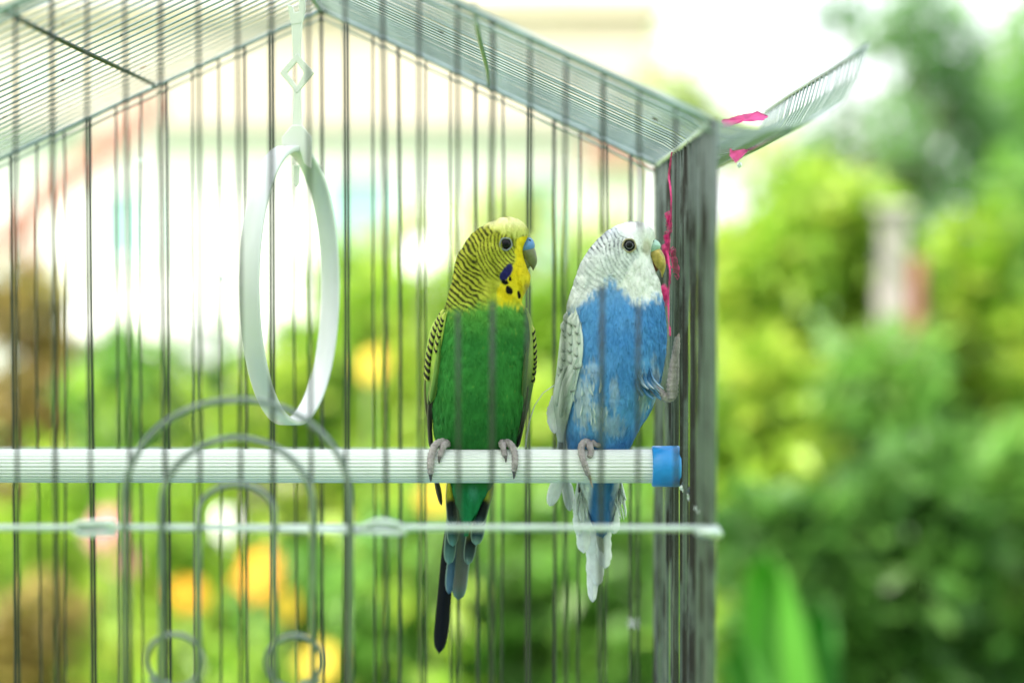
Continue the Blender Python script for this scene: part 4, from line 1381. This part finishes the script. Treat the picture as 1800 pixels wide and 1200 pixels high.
pl = empty('broadleaf_plant', (float(P(1360, 600, 2.5)[0]), 2.5, 0))
tag(pl, 'broad-leaved plant with big bright green blades beside the cage corner', 'plant')
blade(pl, (1380, 1500), (1342, 965), 75, 2.5, (0.13, 0.40, 0.05), 10)
blade(pl, (1400, 1520), (1450, 1060), 60, 2.55, (0.09, 0.32, 0.06), -10)
blade(pl, (1370, 1520), (1290, 1120), 50, 2.45, (0.11, 0.34, 0.06), 10)
bz = P(1380, 1490, 2.5)
v, f = tube([(bz[0], 2.5, 0.0), (bz[0], 2.5, bz[2] * 0.5), (bz[0], 2.5, bz[2] + 0.02)], [0.025, 0.02, 0.015], 8)
mk('stem', v, f, M_STEM, pl)


# flowers
def flower(label, px, py, y, r, col, core, seed, nm='flowering_plant', group=None, npet=14, layers=2):
    rng = np.random.default_rng(seed)
    c_ = P(px, py, y)
    root = empty(nm, (c_[0], y, 0))
    tag(root, label, 'flower', group)
    t = np.linspace(0, 1, 8)[:, None]
    base = np.array([c_[0] + rng.normal(0, 0.03), y, 0])
    v, f = tube(base + (c_ - base) * t, 0.005, 6)
    mk('stem', v, f, M_STEM, root)
    nrm = np.array([rng.normal(0, 0.3), -1, 0.5]); nrm /= np.linalg.norm(nrm)
    u = np.cross(nrm, [0, 0, 1.0]); u /= np.linalg.norm(u); w = np.cross(u, nrm)
    VV, FF, CC = [], [], []
    for l in range(layers):
        for k in range(npet):
            a = 2 * math.pi * (k + 0.5 * l) / npet + rng.normal(0, 0.06)
            d = u * math.cos(a) + w * math.sin(a); sd = -u * math.sin(a) + w * math.cos(a)
            R = r * (1 - 0.25 * l) * rng.uniform(0.85, 1.1); b = len(VV)
            pw = R * 0.26
            VV += [c_ + nrm * 0.004 * l, c_ + d * R * 0.55 + sd * pw + nrm * (0.05 + 0.1 * l) * R, c_ + d * R + nrm * (0.02 + 0.15 * l) * R, c_ + d * R * 0.55 - sd * pw + nrm * (0.05 + 0.1 * l) * R]
            FF += [(b, b + 1, b + 2), (b, b + 2, b + 3)]
            CC += [np.array(col) * rng.uniform(0.85, 1.1)] * 4
    h = mk('flower_head', VV, FF, M_PETAL, root, cols=np.array(CC), smooth=False)
    a = np.linspace(0, 2 * math.pi, 12, endpoint=False)
    VV = [c_ + nrm * r * 0.2] + [c_ + nrm * r * 0.05 + (u * math.cos(q) + w * math.sin(q)) * r * 0.25 for q in a]
    FF = [(0, 1 + i, 1 + (i + 1) % 12) for i in range(12)]
    mk('flower_centre', VV, FF, M_PETAL, h, cols=np.array([core] * 13))
    cs = [base + (c_ - base) * q for q in (0.4, 0.55, 0.7, 0.85)]
    V, F, C_ = leaf_cloud(cs, [0.06] * 4, 60, 0.06, LIME, seed)
    mk('foliage', V, F, M_LEAF, root, cols=C_, smooth=False)


YELC, ORA, WHC, PNK = (0.70, 0.54, 0.06), (0.72, 0.38, 0.03), (0.85, 0.86, 0.84), (0.62, 0.30, 0.28)
FL = [
    ('yellow flower between the ring swing and the green bird', 655, 640, 3.6, 0.035, YELC), ('yellow flower behind the perch below the green bird', 765, 875, 3.2, 0.030, YELC),
    ('large orange-yellow flower below the door bar', 455, 1010, 3.2, 0.045, ORA), ('smaller orange flower above a door scroll', 332, 1045, 3.2, 0.032, ORA),
    ('large yellow flower seen through a door scroll', 560, 1165, 3.2, 0.040, YELC), ('small yellow flower close beside the large orange-yellow one', 505, 1065, 3.3, 0.030, YELC),
    ('pale yellow flower beside the low rosy-brown dry bush', 80, 1040, 3.4, 0.030, (0.75, 0.68, 0.10)), ('orange-brown flower behind the blue bird tail', 985, 915, 3.6, 0.028, (0.55, 0.25, 0.02)),
]
for i, (lb, px, py, y, r, c_) in enumerate(FL):
    flower(lb, px, py, y, r, c_, (0.55, 0.33, 0.02), 400 + i, group='yellow and orange garden flowers')
for i, (lb, px, py, y, r) in enumerate((('big white flower head beneath the porch, largest of the white ones', 315, 540, 4.5, 0.085), ('smaller white flower head between the olive shrub and the largest white one', 160, 560, 4.6, 0.055), ('small white flower head just below the largest white one', 360, 610, 4.5, 0.04),
                                    ('white flower head shining beside the green bird head', 745, 450, 5.0, 0.06), ('white flower low behind the door arches', 385, 930, 4.2, 0.05))):
    flower(lb, px, py, y, r, WHC, (0.7, 0.7, 0.5), 450 + i, group='white garden flowers', layers=3)
for i, (lb, px, py, y, r) in enumerate((('larger dusty pink flower behind the looped end of the door bar', 185, 930, 3.5, 0.04), ('smaller dusty pink flower just below the larger pink one', 215, 985, 3.5, 0.03))):
    flower(lb, px, py, y, r, PNK, (0.5, 0.3, 0.1), 470 + i, group='pink garden flowers')

# post and stake among the shrubs
p0 = P(1565, 600, 4.85)
top = P(1565, 375, 4.85)[2]
post = empty('garden_post', (p0[0], 4.85, 0))
tag(post, 'pale weathered post standing between two lime-green shrubs', 'post')
v, f = box((p0[0] - 0.032, 4.82, 0), (p0[0] + 0.032, 4.88, top))
bevel(mk('shaft', v, f, M_POST, post, smooth=False), 0.006)
v, f = box((p0[0] - 0.042, 4.81, top + 0.0005), (p0[0] + 0.042, 4.89, top + 0.02))
bevel(mk('cap', v, f, M_POST, post, smooth=False), 0.005)
p1 = P(1606, 600, 4.7)
t1 = P(1606, 452, 4.7)[2]
v, f = tube([(p1[0], 4.7, 0), (p1[0], 4.7, t1 * 0.5), (p1[0] + 0.008, 4.7, t1)], 0.018, 10)
tag(mk('garden_stake', v, f, M_RUST), 'rusty brown stake close beside the pale post', 'stake')

# ------------------------------------------------------------------ house and porch
YH = 18.0
hx0, hx1 = float(P(-500, 300, YH)[0]), float(P(1150, 300, YH)[0])
zt = float(P(600, 20, YH)[2]); zg = float(P(600, 232, YH)[2])
house = empty('house', ((hx0 + hx1) / 2, YH, 0))
tag(house, 'cream rendered low house with grey strip as the shade line under the eave and white lower wall', 'house')
v, f = box((hx0, YH, zg + 0.06), (hx1, YH + 5, zt)); mk('upper_wall', v, f, M_CREAM, house, smooth=False)
v, f = box((hx0 + 0.05, YH + 0.06, 0), (hx1 - 0.05, YH + 4.9, zg - 0.04)); mk('lower_wall', v, f, M_WHITE, house, smooth=False)
v, f = box((hx0 - 0.02, YH - 0.12, zg - 0.0395), (hx1 + 0.02, YH + 4.95, zg + 0.0595)); mk('eave_shade_strip', v, f, M_GREY, house, smooth=False)  # solid grey strip standing in for the shadow line under the eave
v, f = box((hx0 - 0.1, YH - 0.1, zt + 0.001), (hx1 + 0.1, YH + 5.1, zt + 0.12)); mk('roof', v, f, M_CREAM, house, smooth=False)
for (a, b, t_, bt) in ((165, 300, 320, 470), (560, 700, 300, 470), (900, 1010, 300, 470)):
    x0, x1 = float(P(a, 400, YH)[0]), float(P(b, 400, YH)[0])
    z1, z0 = float(P(300, t_, YH)[2]), float(P(300, bt, YH)[2])
    fr = []
    yy0, yy1 = YH + 0.01, YH + 0.0595
    fr.append(box((x0, yy0, z0), (x0 + 0.06, yy1, z1))); fr.append(box((x1 - 0.06, yy0, z0), (x1, yy1, z1)))
    fr.append(box((x0 + 0.0605, yy0, z0), (x1 - 0.0605, yy1, z0 + 0.06))); fr.append(box((x0 + 0.0605, yy0, z1 - 0.06), (x1 - 0.0605, yy1, z1)))
    v, f = join(fr); w_ = mk('window', v, f, M_WHITE, house, smooth=False)
    v, f = box((x0 + 0.061, YH + 0.035, z0 + 0.061), (x1 - 0.061, YH + 0.058, z1 - 0.061)); mk('pane', v, f, M_GLASS, w_, smooth=False)
# pinkish band (tiled eave) at the right end of the house
x0, x1 = float(P(1030, 300, YH - 0.6)[0]), float(P(1160, 300, YH - 0.6)[0])
z1, z0 = float(P(300, 248, YH - 0.6)[2]), float(P(300, 285, YH - 0.6)[2])
v, f = box((x0, YH - 0.6, z0), (x1, YH - 0.121, z1)); mk('tiled_canopy', v, f, M_TERR, house, smooth=False)

YQ = 11.0
porch = empty('porch', (float(P(140, 300, YQ)[0]), YQ, 0))
tag(porch, 'open garden porch with sloping terracotta-red roof', 'porch')
a0, a1 = P(-60, 476, YQ), P(272, 196, YQ)
th = 0.11
V = []
for q in (a0, a1):
    for dy in (0, 0.3):
        V += [(q[0], YQ + dy, q[2]), (q[0], YQ + dy, q[2] + th)]
F = [(0, 1, 3, 2), (4, 6, 7, 5), (0, 4, 5, 1), (2, 3, 7, 6), (1, 5, 7, 3), (0, 2, 6, 4)]
mk('roof', V, F, M_TERR, porch, smooth=False)
for q, k in ((a0 + (a1 - a0) * 0.30, 0), (a0 + (a1 - a0) * 0.93, 1)):
    v, f = box((q[0] - 0.04, YQ + 0.1, 0), (q[0] + 0.04, YQ + 0.18, q[2] + 0.02)); mk('post', v, f, M_WHITE if k else M_TERR, porch, smooth=False)


# ------------------------------------------------------------------ unseen tree and hedge added to shape the light; far boundary hedge
def added_shade_tree(label, base, cs, rs, n, seed, size=0.09):
    root = empty('tree', base)
    tag(root, label, 'tree', 'added trees shading the cage')
    V, F, C_ = leaf_cloud(cs, rs, n, size, DARK, seed, droop=0.4)
    mk('crown', V, F, M_LEAF, root, cols=C_, smooth=False)
    rng = np.random.default_rng(seed)
    base = np.array(base, float)
    top = np.mean(cs, 0)
    t = np.linspace(0, 1, 9)[:, None]
    bend = np.array([0, 0, 1.0]) * np.sin(t * math.pi) * 0.5
    parts = [tube(base + (top - base) * t + bend, np.linspace(0.11, 0.05, 9), 10)]
    for c_ in cs:
        p0 = base + (top - base) * 0.8 + np.array([0, 0, 0.25])
        parts.append(tube(p0 + (np.array(c_) - p0) * np.linspace(0, 1, 5)[:, None], np.linspace(0.035, 0.008, 5), 6))
    v, f = join(parts)
    mk('trunk', v, f, M_BARK, root)


rng = np.random.default_rng(77)
c0 = np.array([-0.1, 0.86, 1.2])
sd_ = np.array(sdir)
cs = [c0 + sd_ * t + rng.normal(0, 0.22, 3) for t in np.linspace(1.5, 2.6, 16)]  # canopy clumps added out of view along the sun's path, shading the cage
added_shade_tree('added unseen leafy tree overhanging the cage to keep the sun off it', (-2.6, -1.2, 0), cs, [0.42] * 16, 5200, 501)
hedge = empty('hedge', (0, -2.6, 0))  # added out of view so the wires and bird fronts turn darker
tag(hedge, 'added unseen dark hedge opposite the cage front, darkening the wire reflections', 'hedge')
cs = [(x, -2.6 + rng.normal(0, 0.1), z) for x in np.arange(-4.5, 4.6, 0.5) for z in np.arange(0.3, 3.3, 0.5)]
V, F, C_ = leaf_cloud(cs, [0.42] * len(cs), 16000, 0.10, DARK, 502)
mk('foliage', V, F, M_LEAF, hedge, cols=C_, smooth=False)
for x in np.arange(-4.2, 4.3, 0.7):
    v, f = tube([(x, -2.6, 0), (x + 0.05, -2.6, 1.2), (x, -2.6, 2.4)], [0.05, 0.04, 0.02], 8)
    mk('stem', v, f, M_BARK, hedge)
boundary = empty('hedge', (9.0, 12.0, 0))
tag(boundary, 'long loose green boundary hedge at the far side of the lawn', 'hedge')
cs = [(x + rng.normal(0, 0.15), 12.0 + rng.normal(0, 0.2), z) for x in np.arange(2.6, 16, 0.55) for z in np.arange(0.35, 2.6, 0.55)]
V, F, C_ = leaf_cloud(cs, [0.5] * len(cs), 9000, 0.16, GREEN, 503)
mk('foliage', V, F, M_LEAF, boundary, cols=C_, smooth=False)
for x in np.arange(2.8, 16, 1.1):
    v, f = tube([(x, 12.0, 0), (x + 0.06, 12.0, 1.0), (x, 12.0, 2.0)], [0.06, 0.045, 0.02], 8)
    mk('stem', v, f, M_BARK, boundary)
